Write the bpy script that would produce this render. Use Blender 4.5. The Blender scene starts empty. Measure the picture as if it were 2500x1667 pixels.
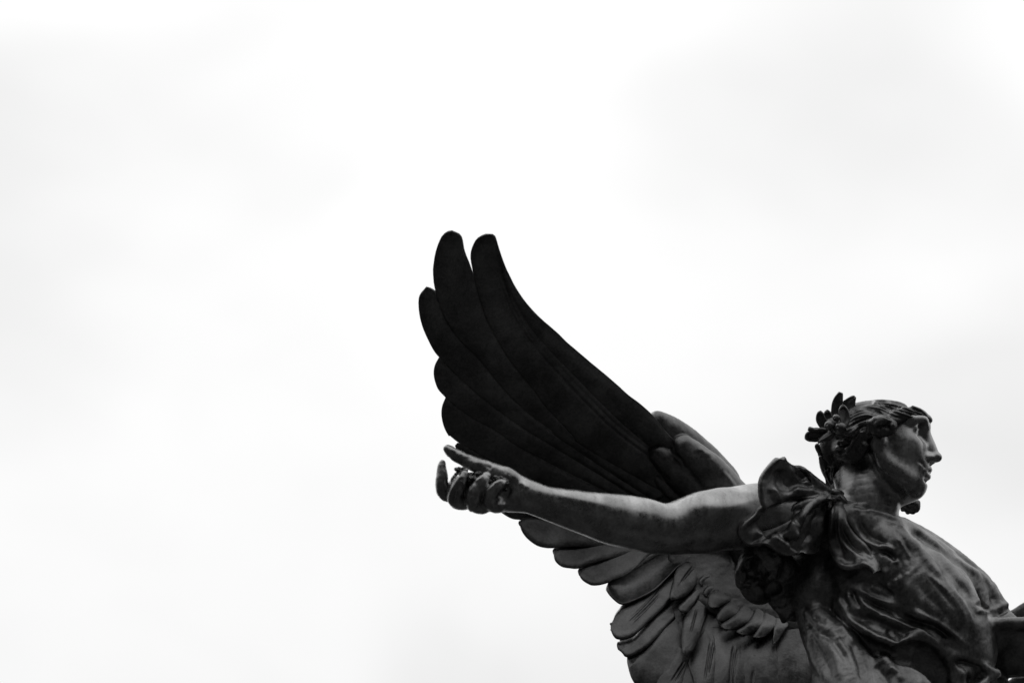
import bpy, math, random
import numpy as np

# ------------------------------------------------------------------ camera, sky, sun, exposure
SC = bpy.context.scene
S = 0.00125            # metres per modelling unit (one unit = one photo pixel at the figure)
D = 9600.0             # distance camera -> figure in modelling units
PITCH = math.radians(38)
CP, SP = math.cos(PITCH), math.sin(PITCH)
CAM = np.array([0.0, 0.0, 1.6])
RGT = np.array([1.0, 0, 0]); FWD = np.array([0, CP, SP]); UPV = np.array([0, -SP, CP])
C0 = CAM + FWD * D * S

cam_d = bpy.data.cameras.new('camera'); cam = bpy.data.objects.new('camera', cam_d)
SC.collection.objects.link(cam); SC.camera = cam
cam.location = CAM; cam.rotation_euler = (math.radians(90) + PITCH, 0, 0)
cam_d.sensor_width = 36; cam_d.lens = 36 * D / 2500.0
cam_d.clip_start = 0.1; cam_d.clip_end = 6000
cam_d.dof.use_dof = True; cam_d.dof.focus_distance = (D + 60) * S; cam_d.dof.aperture_fstop = 1.6

W = bpy.data.worlds.new('World'); SC.world = W; W.use_nodes = True
nt = W.node_tree; nt.nodes.clear()
def N(tree, t, **kw):
    n = tree.nodes.new(t)
    for k, v in kw.items(): setattr(n, k, v)
    return n
SUN_EL, SUN_AZ = math.radians(60), math.radians(300)     # azimuth clockwise from +Y
out = N(nt, 'ShaderNodeOutputWorld'); bg = N(nt, 'ShaderNodeBackground'); bg.inputs['Strength'].default_value = 0.1
sky = N(nt, 'ShaderNodeTexSky', sky_type='NISHITA', sun_disc=False, sun_elevation=SUN_EL, sun_rotation=SUN_AZ)
bw = N(nt, 'ShaderNodeRGBToBW'); nt.links.new(sky.outputs[0], bw.inputs[0])
tc = N(nt, 'ShaderNodeTexCoord')
sep = N(nt, 'ShaderNodeSeparateXYZ'); nt.links.new(tc.outputs['Generated'], sep.inputs[0])
def noise(tree, vec, scale, detail, rough, dist=0.0, off=(0, 0, 0), scl=(1, 1, 1)):
    mp = N(tree, 'ShaderNodeMapping'); mp.inputs['Location'].default_value = off; mp.inputs['Scale'].default_value = scl
    tree.links.new(vec, mp.inputs['Vector'])
    n = N(tree, 'ShaderNodeTexNoise'); n.inputs['Scale'].default_value = scale; n.inputs['Detail'].default_value = detail
    n.inputs['Roughness'].default_value = rough; n.inputs['Distortion'].default_value = dist
    tree.links.new(mp.outputs[0], n.inputs['Vector']); return n.outputs['Fac']
def mth(tree, op, a, b=None, c=None):
    m = N(tree, 'ShaderNodeMath', operation=op)
    for i, v in enumerate((a, b, c)):
        if v is None: continue
        if isinstance(v, (int, float)): m.inputs[i].default_value = v
        else: tree.links.new(v, m.inputs[i])
    return m.outputs[0]
def mrange(tree, v, a, b, c, d):
    m = N(tree, 'ShaderNodeMapRange', interpolation_type='SMOOTHSTEP')
    tree.links.new(v, m.inputs[0])
    for i, x in enumerate((a, b, c, d)): m.inputs[1 + i].default_value = x
    return m.outputs[0]
# overcast: brighter to the zenith, soft cloud banks
el = mth(nt, 'MAXIMUM', sep.outputs['Z'], 0.0)
cie = mth(nt, 'MULTIPLY_ADD', el, 1.03, 0.515)
n1 = mrange(nt, noise(nt, tc.outputs['Generated'], 7.5, 3, 0.45, 0.3, (6.7308, 9.1010, 2.3702), (1, 1, 1.5)), 0.3, 0.62, 0.765, 0.905)
n2 = mrange(nt, noise(nt, tc.outputs['Generated'], 22, 4, 0.5, 0.4, (3.1, 0.4, 1.7), (1, 1, 1.6)), 0.3, 0.7, 0.985, 1.015)
cl = mth(nt, 'MULTIPLY', mth(nt, 'MULTIPLY', n1, n2), cie)
cl10 = mth(nt, 'MULTIPLY', cl, 9.9)
mix = N(nt, 'ShaderNodeMix', data_type='FLOAT'); mix.inputs[0].default_value = 0.97
nt.links.new(bw.outputs[0], mix.inputs[2]); nt.links.new(cl10, mix.inputs[3])
nt.links.new(mix.outputs[0], bg.inputs['Color']); nt.links.new(bg.outputs[0], out.inputs[0])

sun_d = bpy.data.lights.new('sun', 'SUN'); sun_d.energy = 0.5; sun_d.angle = math.radians(25); sun_d.color = (1, 1, 1)
sun = bpy.data.objects.new('sun', sun_d); SC.collection.objects.link(sun)
sun.rotation_euler = (math.pi / 2 - SUN_EL, 0, math.pi - SUN_AZ)
sun.location = (0, 0, 30)
vs = SC.view_settings; vs.view_transform = 'Standard'; vs.look = 'None'; vs.exposure = 0.0; vs.gamma = 1.0; vs.use_curve_mapping = False
SC.cycles.max_bounces = 6

# ------------------------------------------------------------------ modelling frame
# (x, y, z): x right and y down across the photograph, z towards the viewer; a rigid frame tilted by the camera's pitch
def up(p):
    """photo pixel + depth -> point of the rigid modelling frame"""
    p = np.asarray(p, float)
    k = (D - p[..., 2:3]) / D
    q = p.copy()
    q[..., 0:1] = 1250 + (p[..., 0:1] - 1250) * k
    q[..., 1:2] = 833.5 + (p[..., 1:2] - 833.5) * k
    return q
def px(v):
    k = D / (D - v[:, 2])
    return np.stack([1250 + (v[:, 0] - 1250) * k, 833.5 + (v[:, 1] - 833.5) * k], 1)
def world(v):
    v = np.asarray(v, float)
    return C0 + S * ((v[..., 0:1] - 1250) * RGT - (v[..., 1:2] - 833.5) * UPV - v[..., 2:3] * FWD)
def zoom(x0, y0, s):
    """trace read off an enlarged crop: offset and magnification"""
    return lambda *pts: [(x0 + p[0] / s, y0 + p[1] / s) + tuple(p[2:]) for p in pts]
def catmull(P, n, closed=False):
    P = np.asarray(P, float)
    if len(P) == 2:
        t = np.linspace(0, 1, n)[:, None]; return P[0] * (1 - t) + P[1] * t
    Q = np.vstack([2 * P[0] - P[1], P, 2 * P[-1] - P[-2]])
    seg = np.linalg.norm(np.diff(P[:, :2] if P.shape[1] > 2 else P, axis=0), axis=1) + 1e-6
    c = np.concatenate([[0], np.cumsum(seg)]); u = np.linspace(0, c[-1], n)
    i = np.clip(np.searchsorted(c, u, side='right') - 1, 0, len(P) - 2)
    t = ((u - c[i]) / seg[i])[:, None]
    p0, p1, p2, p3 = Q[i], Q[i + 1], Q[i + 2], Q[i + 3]
    return 0.5 * (2 * p1 + (p2 - p0) * t + (2 * p0 - 5 * p1 + 4 * p2 - p3) * t ** 2 + (3 * p1 - p0 - 3 * p2 + p3) * t ** 3)

# ------------------------------------------------------------------ implicit sculpting
class Sdf:
    def __init__(s, lo, hi, h):
        s.lo = np.array(lo, float); s.h = h
        s.n = np.ceil((np.array(hi) - s.lo) / h).astype(int) + 1
        s.F = np.full(s.n, 1e3, np.float32)
    def block(s, lo, hi):
        a = np.clip(np.floor((lo - s.lo) / s.h).astype(int), 0, s.n); b = np.clip(np.ceil((hi - s.lo) / s.h).astype(int) + 1, 0, s.n)
        if (b <= a).any(): return None, None
        ax = [(s.lo[i] + s.h * np.arange(a[i], b[i])).astype(np.float32) for i in range(3)]
        return tuple(slice(a[i], b[i]) for i in range(3)), (ax[0][:, None, None], ax[1][None, :, None], ax[2][None, None, :])
    def mix(s, sl, d, k, sub):
        F = s.F[sl]
        if sub:
            d = -d
            if k > 0:
                e = np.maximum(k - np.abs(F - d), 0); s.F[sl] = np.maximum(F, d) + e * e * (0.25 / k)
            else: s.F[sl] = np.maximum(F, d)
        else:
            if k > 0:
                e = np.maximum(k - np.abs(F - d), 0); s.F[sl] = np.minimum(F, d) - e * e * (0.25 / k)
            else: s.F[sl] = np.minimum(F, d)
    def ell(s, c, r, M=None, k=10, sub=False):
        c = np.asarray(c, float); r = np.asarray(r, float); R = np.eye(3) if M is None else np.asarray(M)   # columns of R = the ellipsoid's axes
        ext = np.sqrt(((R * r) ** 2).sum(1)) + k + 3 * s.h
        sl, g = s.block(c - ext, c + ext)
        if sl is None: return
        d = [g[i] - np.float32(c[i]) for i in range(3)]
        q = [(d[0] * np.float32(R[0, j]) + d[1] * np.float32(R[1, j]) + d[2] * np.float32(R[2, j])) for j in range(3)]
        k0 = np.sqrt(sum((q[j] / np.float32(r[j])) ** 2 for j in range(3)))
        k1 = np.sqrt(sum((q[j] / np.float32(r[j] ** 2)) ** 2 for j in range(3))) + 1e-6
        s.mix(sl, k0 * (k0 - 1) / k1, k, sub)
    def chain(s, P, k=10, sub=False, n=None, flat=None):
        """swept ball along a curve; P rows x, y, z, radius.  flat=(axis, factor): squashed across that axis"""
        P = np.asarray(P, float)
        n = n or (len(P) - 1) * 5 + 1
        C = catmull(P, n) if len(P) > 2 else catmull(P, max(2, n // 5 + 1))
        rm = C[:, 3].max() + k + 3.01 * s.h; lo = C[:, :3].min(0) - rm; hi = C[:, :3].max(0) + rm
        if flat is not None:
            pass
        sl, g = s.block(lo, hi)
        if sl is None: return
        best = None
        for a, b in zip(C[:-1], C[1:]):
            # local box of the segment
            pad = max(a[3], b[3]) + k + 3 * s.h
            l2 = np.minimum(a[:3], b[:3]) - pad; h2 = np.maximum(a[:3], b[:3]) + pad
            sl2, g2 = s.block(l2, h2)
            if sl2 is None: continue
            ab = (b - a)[:3]; L2 = float(ab @ ab) + 1e-9
            x = [g2[i] - np.float32(a[i]) for i in range(3)]
            t = np.clip((x[0] * np.float32(ab[0]) + x[1] * np.float32(ab[1]) + x[2] * np.float32(ab[2])) / np.float32(L2), 0, 1)
            dd = [x[i] - t * np.float32(ab[i]) for i in range(3)]
            if flat is not None:
                f = np.asarray(flat[0], float); f = f / np.linalg.norm(f); q = float(1 / flat[1] - 1)
                pr = dd[0] * np.float32(f[0]) + dd[1] * np.float32(f[1]) + dd[2] * np.float32(f[2])
                dd = [dd[i] + pr * np.float32(f[i] * q) for i in range(3)]
            d = np.sqrt(dd[0] ** 2 + dd[1] ** 2 + dd[2] ** 2) - (np.float32(a[3]) + t * np.float32(b[3] - a[3]))
            if best is None: best = np.full([w.stop - w.start for w in sl], 1e3, np.float32)
            r = tuple(slice(sl2[i].start - sl[i].start, sl2[i].stop - sl[i].start) for i in range(3))
            best[r] = np.minimum(best[r], d)
        if best is not None: s.mix(sl, best, k, sub)
    def mesh(s):
        F = s.F
        ins = (F < 0)
        c = np.zeros(np.array(F.shape) - 1, np.uint8)
        for i in (0, 1):
            for j in (0, 1):
                for k in (0, 1):
                    c += ins[i:ins.shape[0] - 1 + i, j:ins.shape[1] - 1 + j, k:ins.shape[2] - 1 + k]
        act = np.argwhere((c > 0) & (c < 8))
        idx = np.full(c.shape, -1, np.int32); idx[act[:, 0], act[:, 1], act[:, 2]] = np.arange(len(act))
        cor = np.array([[i, j, k] for i in (0, 1) for j in (0, 1) for k in (0, 1)])
        val = np.stack([F[act[:, 0] + o[0], act[:, 1] + o[1], act[:, 2] + o[2]] for o in cor], 1)
        acc = np.zeros((len(act), 3)); cnt = np.zeros(len(act))
        for a in range(8):
            for b in range(a + 1, 8):
                if np.abs(cor[a] - cor[b]).sum() != 1: continue
                m = (val[:, a] < 0) != (val[:, b] < 0)
                t = val[m, a] / (val[m, a] - val[m, b])
                acc[m] += cor[a] + t[:, None] * (cor[b] - cor[a]); cnt[m] += 1
        V = s.lo + s.h * (act + acc / cnt[:, None])
        quads = []
        for ax in range(3):
            o1, o2 = [(1, 2), (2, 0), (0, 1)][ax]
            A = np.moveaxis(ins, ax, 0)
            df = np.argwhere(np.moveaxis(A[:-1] != A[1:], 0, ax))
            ok = (df[:, o1] > 0) & (df[:, o2] > 0) & (df[:, o1] < F.shape[o1] - 1) & (df[:, o2] < F.shape[o2] - 1)
            df = df[ok]
            def g(d1, d2):
                q = df.copy(); q[:, o1] -= d1; q[:, o2] -= d2
                return idx[q[:, 0], q[:, 1], q[:, 2]]
            q = np.stack([g(1, 1), g(0, 1), g(0, 0), g(1, 0)], 1)
            flip = ~ins[df[:, 0], df[:, 1], df[:, 2]]
            q[flip] = q[flip][:, ::-1]
            quads.append(q)
        return V, np.vstack(quads)

def largest(V, Q):
    lab = np.arange(len(V)); E = np.vstack([Q[:, [0, 1]], Q[:, [1, 2]], Q[:, [2, 3]]])
    while True:
        old = lab.copy(); m = np.minimum(lab[E[:, 0]], lab[E[:, 1]])
        np.minimum.at(lab, E[:, 0], m); np.minimum.at(lab, E[:, 1], m); lab = lab[lab]; lab = lab[lab]
        if (old == lab).all(): break
    keep = lab == np.bincount(lab).argmax(); new = np.cumsum(keep) - 1
    return V[keep], new[Q[keep[Q[:, 0]]]]
def vnormals(V, Q):
    n = np.cross(V[Q[:, 2]] - V[Q[:, 0]], V[Q[:, 3 if Q.shape[1] > 3 else 1]] - V[Q[:, 1 if Q.shape[1] > 3 else 0]])
    out = np.zeros_like(V)
    for i in range(Q.shape[1]): 
        for c in range(3): out[:, c] += np.bincount(Q[:, i], n[:, c], len(V))
    return out / (np.linalg.norm(out, axis=1, keepdims=True) + 1e-9)
def relax(V, Q, it=2, lam=0.5, mu=-0.52, w=None):
    E = np.vstack([Q[:, [0, 1]], Q[:, [1, 2]], Q[:, [2, 3]], Q[:, [3, 0]]]); E = np.vstack([E, E[:, ::-1]])
    deg = np.bincount(E[:, 0], minlength=len(V)).astype(float) + 1e-9
    V = V.copy()
    for _ in range(it):
        for f in (lam, mu):
            if f == 0: continue
            a = np.stack([np.bincount(E[:, 0], V[E[:, 1], c], len(V)) for c in range(3)], 1) / deg[:, None]
            V += f * (a - V) * (1 if w is None else w[:, None])
    return V

# ------------------------------------------------------------------ chisel strokes on a finished surface
def stroke(V, Nn, P, pts, h, w, w2=None, tap=(0.25, 0.25), sharp=2.0, away=False):
    """raise (h>0) or cut (h<0) along a photo-traced line; w, w2: half-widths left and right of the line"""
    w2 = w2 or w
    n = max(6, int(sum(math.dist(a[:2], b[:2]) for a, b in zip(pts[:-1], pts[1:])) / 7))
    C = catmull(np.array([p[:2] for p in pts], float), n)
    R = 2.2 * max(w, w2)
    lo = C.min(0) - R; hi = C.max(0) + R
    m = np.where((P[:, 0] > lo[0]) & (P[:, 0] < hi[0]) & (P[:, 1] > lo[1]) & (P[:, 1] < hi[1]) & (Nn[:, 2] > -0.35 if not away else Nn[:, 2] < 2))[0]
    if not len(m): return
    X = P[m]; best = np.full(len(m), 1e9); sgn = np.zeros(len(m)); tt = np.zeros(len(m))
    L = np.concatenate([[0], np.cumsum(np.linalg.norm(np.diff(C, axis=0), axis=1))]); 
    for i in range(len(C) - 1):
        a, b = C[i], C[i + 1]; ab = b - a; l2 = ab @ ab + 1e-9
        t = np.clip(((X - a) @ ab) / l2, 0, 1); q = X - a - t[:, None] * ab
        d = np.hypot(q[:, 0], q[:, 1]); u = d < best
        best[u] = d[u]; sgn[u] = (ab[0] * (X[u, 1] - a[1]) - ab[1] * (X[u, 0] - a[0])); tt[u] = (L[i] + t[u] * math.sqrt(l2)) / L[-1]
    ww = np.where(sgn < 0, w, w2)
    prof = np.exp(-(best / ww) ** sharp)
    f = np.ones(len(m))
    if tap[0] > 0: x = np.clip(tt / tap[0], 0, 1); f *= x * x * (3 - 2 * x)
    if tap[1] > 0: x = np.clip((1 - tt) / tap[1], 0, 1); f *= x * x * (3 - 2 * x)
    face = np.clip((Nn[m, 2] + 0.35) / 0.6, 0, 1) if not away else 1
    V[m] += Nn[m] * (h * prof * f * face)[:, None]

def sculpt(V, Q, strokes, batch=6):
    for i in range(0, len(strokes), batch):
        Nn = vnormals(V, Q); P = px(V)
        for s in strokes[i:i + batch]:
            stroke(V, Nn, P, *s[:3], **(s[3] if len(s) > 3 else {}))
    return V

# ------------------------------------------------------------------ objects
COL = SC.collection
def new_mesh(name, V, F, smooth=True):
    me = bpy.data.meshes.new(name)
    W3 = world(V)
    F = np.asarray(F)
    k = F.shape[1]
    me.vertices.add(len(W3)); me.vertices.foreach_set('co', W3.astype(np.float32).ravel())
    me.loops.add(F.size); me.loops.foreach_set('vertex_index', F.astype(np.int32).ravel())
    me.polygons.add(len(F)); me.polygons.foreach_set('loop_start', np.arange(0, F.size, k, dtype=np.int32))
    me.polygons.foreach_set('loop_total', np.full(len(F), k, np.int32))
    me.update(calc_edges=True); me.validate()
    me.polygons.foreach_set('use_smooth', np.full(len(me.polygons), smooth))
    return me
def part(name, V, F, mat, parent, label=None, smooth=True, **props):
    me = new_mesh(name, V, F, smooth); me.materials.append(mat)
    o = bpy.data.objects.new(name, me); COL.objects.link(o)
    if parent is not None:
        bpy.context.view_layer.update()
        o.parent = parent; o.matrix_parent_inverse = parent.matrix_world.inverted()
    if label: o['label'] = label
    for k, v in props.items(): o[k] = v
    return o

def sheet(G, thick, back=None):
    """closed slab over a grid of points G[nu, nv, 3] (front side towards the viewer); thickness fades to a rounded rim"""
    nu, nv = G.shape[:2]
    idx = np.arange(nu * nv).reshape(nu, nv)
    Qf = np.stack([idx[:-1, :-1], idx[1:, :-1], idx[1:, 1:], idx[:-1, 1:]], -1).reshape(-1, 4)
    V = G.reshape(-1, 3)
    Nn = vnormals(V, Qf)
    if Nn[:, 2].mean() < 0: Qf = Qf[:, ::-1]; Nn = -Nn
    Nn[idx[-1]] = Nn[idx[-2]].mean(0) / np.linalg.norm(Nn[idx[-2]].mean(0))
    th = np.asarray(thick, float)
    th = np.broadcast_to(th, (nu, nv)).reshape(-1, 1)
    B = V - Nn * th
    Qb = Qf[:, ::-1] + len(V)
    ring = np.concatenate([idx[0, :-1], idx[:-1, -1], idx[-1, :0:-1], idx[:0:-1, 0]])
    r2 = np.roll(ring, -1)
    Qs = np.stack([ring, r2, r2 + len(V), ring + len(V)], 1)
    # orient the rim outwards
    c = V.mean(0); a = V[Qs[:, 0]]; n = np.cross(V[Qs[:, 1]] - a, B[Qs[:, 3] - len(V)] - a)
    if ((a - c) * n).sum() < 0: Qs = Qs[:, ::-1]
    return np.vstack([V, B]), np.vstack([Qf, Qb, Qs])

def loft(rows, nu, nv):
    """rows: list of control curves (each a list of (px, py, z)); smooth surface through them"""
    R = np.stack([catmull(up(np.array(r, float)), nv) for r in rows])     # (rows, nv, 3)
    k = len(rows)
    if k == 2:
        t = np.linspace(0, 1, nu)[:, None, None]; return R[0] * (1 - t) + R[1] * t
    Q = np.concatenate([2 * R[:1] - R[1:2], R, 2 * R[-1:] - R[-2:-1]])
    u = np.linspace(0, k - 1, nu); i = np.clip(u.astype(int), 0, k - 2); t = (u - i)[:, None, None]
    p0, p1, p2, p3 = Q[i], Q[i + 1], Q[i + 2], Q[i + 3]
    return 0.5 * (2 * p1 + (p2 - p0) * t + (2 * p0 - 5 * p1 + 4 * p2 - p3) * t ** 2 + (3 * p1 - p0 - 3 * p2 + p3) * t ** 3)

def hash_noise(P, scale, seed=0, octaves=3):
    """smooth value noise at points P (n,3)"""
    rng = np.random.default_rng(seed); T = rng.random((64, 64, 64)).astype(np.float32)
    out = np.zeros(len(P)); amp = 1.0; tot = 0
    X = P / scale
    for o in range(octaves):
        i = np.floor(X).astype(int); f = X - i; f = f * f * (3 - 2 * f); v = 0
        for a in (0, 1):
            for b in (0, 1):
                for c in (0, 1):
                    w = (f[:, 0] if a else 1 - f[:, 0]) * (f[:, 1] if b else 1 - f[:, 1]) * (f[:, 2] if c else 1 - f[:, 2])
                    v = v + w * T[(i[:, 0] + a) & 63, (i[:, 1] + b) & 63, (i[:, 2] + c) & 63]
        out += amp * (v - 0.5); tot += amp; amp *= 0.5; X = X * 2.03 + 11.3
    return out / tot * 2

# ------------------------------------------------------------------ materials
def bronze(name, base, rough, metal=0.75, streak=0.5, grain=1.0, blot=0.3):
    m = bpy.data.materials.new(name); m.use_nodes = True; t = m.node_tree; t.nodes.clear()
    o = N(t, 'ShaderNodeOutputMaterial'); b = N(t, 'ShaderNodeBsdfPrincipled'); t.links.new(b.outputs[0], o.inputs[0])
    co = N(t, 'ShaderNodeTexCoord').outputs['Object']
    big = noise(t, co, 7, 4, 0.6, 0.6)
    run = noise(t, co, 16, 4, 0.65, 0.4, (0, 0, 0), (1, 1, 0.22))       # weather runs downwards
    fine = noise(t, co, 120, 3, 0.6)
    grit = noise(t, co, 420, 2, 0.5)
    a = mrange(t, big, 0.3, 0.7, 1 - blot, 1 + blot)
    r = mrange(t, run, 0.35, 0.68, 1 - 0.45 * streak, 1 + 0.6 * streak)
    f = mrange(t, fine, 0.3, 0.7, 1 - 0.6 * blot, 1 + 0.6 * blot)
    v = mth(t, 'MULTIPLY', mth(t, 'MULTIPLY', a, r), mth(t, 'MULTIPLY', f, base))
    cc = N(t, 'ShaderNodeCombineColor')
    for i in range(3): t.links.new(v, cc.inputs[i])
    t.links.new(cc.outputs[0], b.inputs['Base Color'])
    b.inputs['Metallic'].default_value = metal
    b.inputs['Specular IOR Level'].default_value = 0.5
    rr = mth(t, 'ADD', mth(t, 'MULTIPLY', mrange(t, run, 0.3, 0.7, -0.07, 0.09), 1.0), mth(t, 'ADD', mrange(t, fine, 0.3, 0.7, -0.05, 0.06), rough))
    t.links.new(rr, b.inputs['Roughness'])
    bp = N(t, 'ShaderNodeBump'); bp.inputs['Strength'].default_value = 0.35 * grain; bp.inputs['Distance'].default_value = 0.004
    hsum = mth(t, 'ADD', mth(t, 'MULTIPLY', fine, 0.8), mth(t, 'MULTIPLY', grit, 0.35))
    t.links.new(hsum, bp.inputs['Height']); t.links.new(bp.outputs[0], b.inputs['Normal'])
    return m
M_SKIN = bronze('bronze_skin', 0.32, 0.34, 0.97, 0.5, 0.2, 0.2)
M_CLOTH = bronze('bronze_cloth', 0.195, 0.44, 0.93, 0.7, 0.5)
M_WING = bronze('bronze_wing', 0.135, 0.43, 0.94, 0.4, 0.6)
M_HAIR = bronze('bronze_hair', 0.12, 0.40, 0.93, 0.5, 0.5)

# ================================================================== the statue
statue = bpy.data.objects.new('bronze_statue', None); COL.objects.link(statue)
base_pt = world(np.array([[2190.0, 833.5 + 1700 * CP + 300, 1700 * SP]]))[0]
statue.location = base_pt; statue['category'] = 'statue'
statue['label'] = 'dark bronze winged angel statue with laurel wreath and outstretched arm'
bpy.context.view_layer.update()

def upc(rows):
    """chain rows (px, py, z, r) in photo pixels -> modelling frame, radius scaled with depth"""
    a = np.array(rows, float); a[:, :3] = up(a[:, :3]); return a

# ---------------------------------------------------------------- head frame
HA = math.radians(20); HY = math.radians(-12); HR = math.radians(0)
ca, sa = math.cos(HA), math.sin(HA)
tilt = np.array([[1, 0, 0], [0, -ca, -sa], [0, -sa, ca]]).T       # columns: forward, up, near side
yaw = np.array([[math.cos(HY), 0, math.sin(HY)], [0, 1, 0], [-math.sin(HY), 0, math.cos(HY)]])
roll = np.array([[math.cos(HR), -math.sin(HR), 0], [math.sin(HR), math.cos(HR), 0], [0, 0, 1]])
HM = roll @ tilt @ yaw
HC = up(np.array([[2159.0, 1060.0, 0.0]]))[0]
def hd(p): return HC + HM @ np.asarray(p, float)
def hch(rows): return np.array([list(hd(r[:3])) + [r[3]] for r in rows])

def build_body():
    g = Sdf((1035, 935, -230), (2810, 1690, 400), 2.6)
    H = lambda c, r, k=10, sub=False: g.ell(hd(c), r, HM, k, sub)
    HCH = lambda rows, k=10, sub=False: g.chain(hch(rows), k, sub)
    # skull and face
    H((-14, -2, 0), (104, 68, 72)); H((36, -42, 0), (60, 84, 58), 34); H((38, -86, 0), (58, 62, 60), 30); H((90, -82, 0), (17, 26, 24), 14); H((96, -48, 0), (22, 34, 15), 14); H((48, 12, 0), (52, 38, 58), 25)
    for s in (1, -1):
        HCH([(-8, -52, 66 * s, 18), (6, -94, 62 * s, 18), (48, -128, 44 * s, 19), (66, -139, 16 * s, 19)], 30)
        H((58, -44, 40 * s), (30, 30, 23), 34)
        HCH([(100, 16, 9 * s, 12), (98, 20, 34 * s, 12), (74, 14, 58 * s, 13)], 12)
        H((86, -10, 47 * s), (9, 10, 12), 10)
    H((68, -137, 0), (24, 22, 26), 16)
    H((55, -124, 0), (42, 26, 34), 22); HCH([(64, -144, -8, 18), (38, -152, -30, 20), (8, -148, -40, 22)], 24)
    H((80, -98, 0), (27, 30, 32), 14)
    for s in (1, -1): H((103, -14, 35 * s), (27, 20, 24), 9, True); H((108, -20, 22 * s), (15, 18, 12), 9, True)
    for s in (1, -1):
        g.ell(hd((71, -13, 34 * s)), (16, 16, 16), HM, 3)
        HCH([(78, -9, 18 * s, 2.2), (86, -4, 32 * s, 3.2), (76, -9, 51 * s, 3.2)], 4)
        HCH([(77, -15, 18 * s, 2.2), (82, -23, 32 * s, 2.6), (75, -17, 50 * s, 2.8)], 5)
    # nose
    HCH([(99, 16, 0, 12), (103, -6, 0, 11), (114, -40, 0, 11.5), (121, -63, 0, 12)], 9)
    H((125, -68, 0), (14, 12, 13), 6)
    for s in (1, -1): H((107, -72, 13 * s), (14, 9.5, 8.5), 9); H((111, -84, 8 * s), (8, 5, 4), 4, True)
    # lips
    HCH([(86, -103, 26, 3), (103, -98, 10, 6.5), (107, -96.5, 0, 6.5), (103, -98, -10, 6.5), (86, -103, -26, 3)], 5)
    HCH([(84, -109, 23, 3.5), (99, -114.5, 10, 7.5), (102, -115, 0, 7.5), (99, -114.5, -10, 7.5), (84, -109, -23, 3.5)], 5)
    HCH([(82, -105.5, 30, 2), (100, -106, 14, 2.6), (111, -106, 0, 2.8), (100, -106, -14, 2.6), (82, -105.5, -30, 2)], 3, True)
    H((98, -127, 0), (9, 5.5, 22), 7, True)
    HCH([(108, -86, 0, 2.2), (110, -93, 0, 2.0)], 4, True)
    # near ear
    H((-6, -30, 84), (14, 26, 9), 8); H((-2, -26, 94), (7, 16, 6), 5, True)
    # neck and shoulders
    g.chain(upc([(2088, 1105, -46, 66), (2107, 1160, -18, 66), (2119, 1215, 12, 71), (2122, 1275, 24, 74)]), 22)
    g.chain(upc([(2058, 1165, 0, 24), (2078, 1215, 34, 30), (2060, 1262, 44, 46)]), 22)
    g.chain(upc([(2166, 1190, 22, 16), (2172, 1240, 52, 18), (2164, 1285, 60, 20)]), 16)
    g.chain(upc([(2010, 1265, 24, 60), (2120, 1320, 10, 64), (2300, 1440, -60, 48)]), 30)
    # near arm: deltoid, upper arm, elbow, forearm, wrist
    g.chain(upc([(1960, 1262, 50, 76), (1880, 1258, 90, 80), (1820, 1262, 116, 78), (1757, 1270, 146, 72.5), (1690, 1277, 176, 66), (1640, 1289, 198, 58)]), 14)
    g.chain(upc([(1645, 1291, 198, 55), (1600, 1285, 210, 59), (1563, 1278, 220, 63), (1500, 1268, 236, 61.5), (1446, 1256, 250, 53.5), (1391, 1242, 262, 47), (1335, 1227.5, 274, 39.5), (1295, 1213, 282, 39), (1265, 1206, 286, 40)]), 8)
    g.chain(upc([(1760, 1250, 156, 54), (1715, 1256, 190, 50), (1685, 1272, 206, 36)]), 22)
    g.chain(upc([(1720, 1290, 170, 56), (1660, 1296, 196, 50), (1600, 1300, 214, 46)]), 24)
    hz = lambda rows: upc([(a, b, c + 92, d) for a, b, c, d in rows])
    g.chain(hz([(1270, 1207, 194, 38), (1235, 1207, 192, 41), (1190, 1209, 190, 38), (1140, 1200, 186, 30), (1108, 1192, 182, 22)]), 12)
    g.chain(hz([(1264, 1184, 198, 24), (1238, 1168, 208, 26), (1207, 1153, 212, 22), (1165, 1136, 210, 18.5), (1130, 1120, 206, 16), (1107, 1107, 203, 14.5), (1093, 1096, 201, 11)]), 8)   # thumb
    g.chain(hz([(1124, 1194, 182, 20), (1104, 1206, 186, 19), (1085, 1203, 196, 17), (1079, 1182, 206, 16), (1079, 1158, 206, 13), (1079, 1138, 203, 10), (1080, 1130, 202, 7.5)]), 5)   # forefinger
    g.chain(hz([(1156, 1208, 186, 24), (1130, 1222, 198, 22), (1113, 1218, 216, 20), (1114, 1198, 230, 19), (1124, 1175, 234, 16), (1133, 1158, 230, 11)]), 4)   # middle
    g.chain(hz([(1200, 1216, 192, 26), (1176, 1232, 210, 22), (1157, 1226, 230, 21), (1160, 1204, 244, 19), (1175, 1181, 246, 16.5), (1188, 1163, 240, 11)]), 4)   # ring
    g.chain(hz([(1236, 1218, 202, 26), (1212, 1230, 224, 22), (1198, 1222, 242, 19), (1201, 1202, 250, 16.5), (1216, 1186, 248, 14.5), (1229, 1179, 240, 10.5)]), 4)   # little
    # far arm, coming forward and out to the right
    g.chain(upc([(2360, 1445, -130, 36), (2406, 1515, -94, 38), (2450, 1590, -16, 54), (2520, 1592, 0, 54), (2600, 1590, 16, 48), (2680, 1582, 50, 40), (2730, 1577, 76, 33), (2762, 1575, 88, 35), (2785, 1578, 92, 24)]), 20)
    V, Q = largest(*g.mesh())
    V = relax(V, Q, 2)
    p = px(V); wgt = np.clip(1.3 - np.hypot((p[:, 0] - 2185) / 52, (p[:, 1] - 1112) / 66), 0, 1) * (V[:, 2] > 0)
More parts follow.
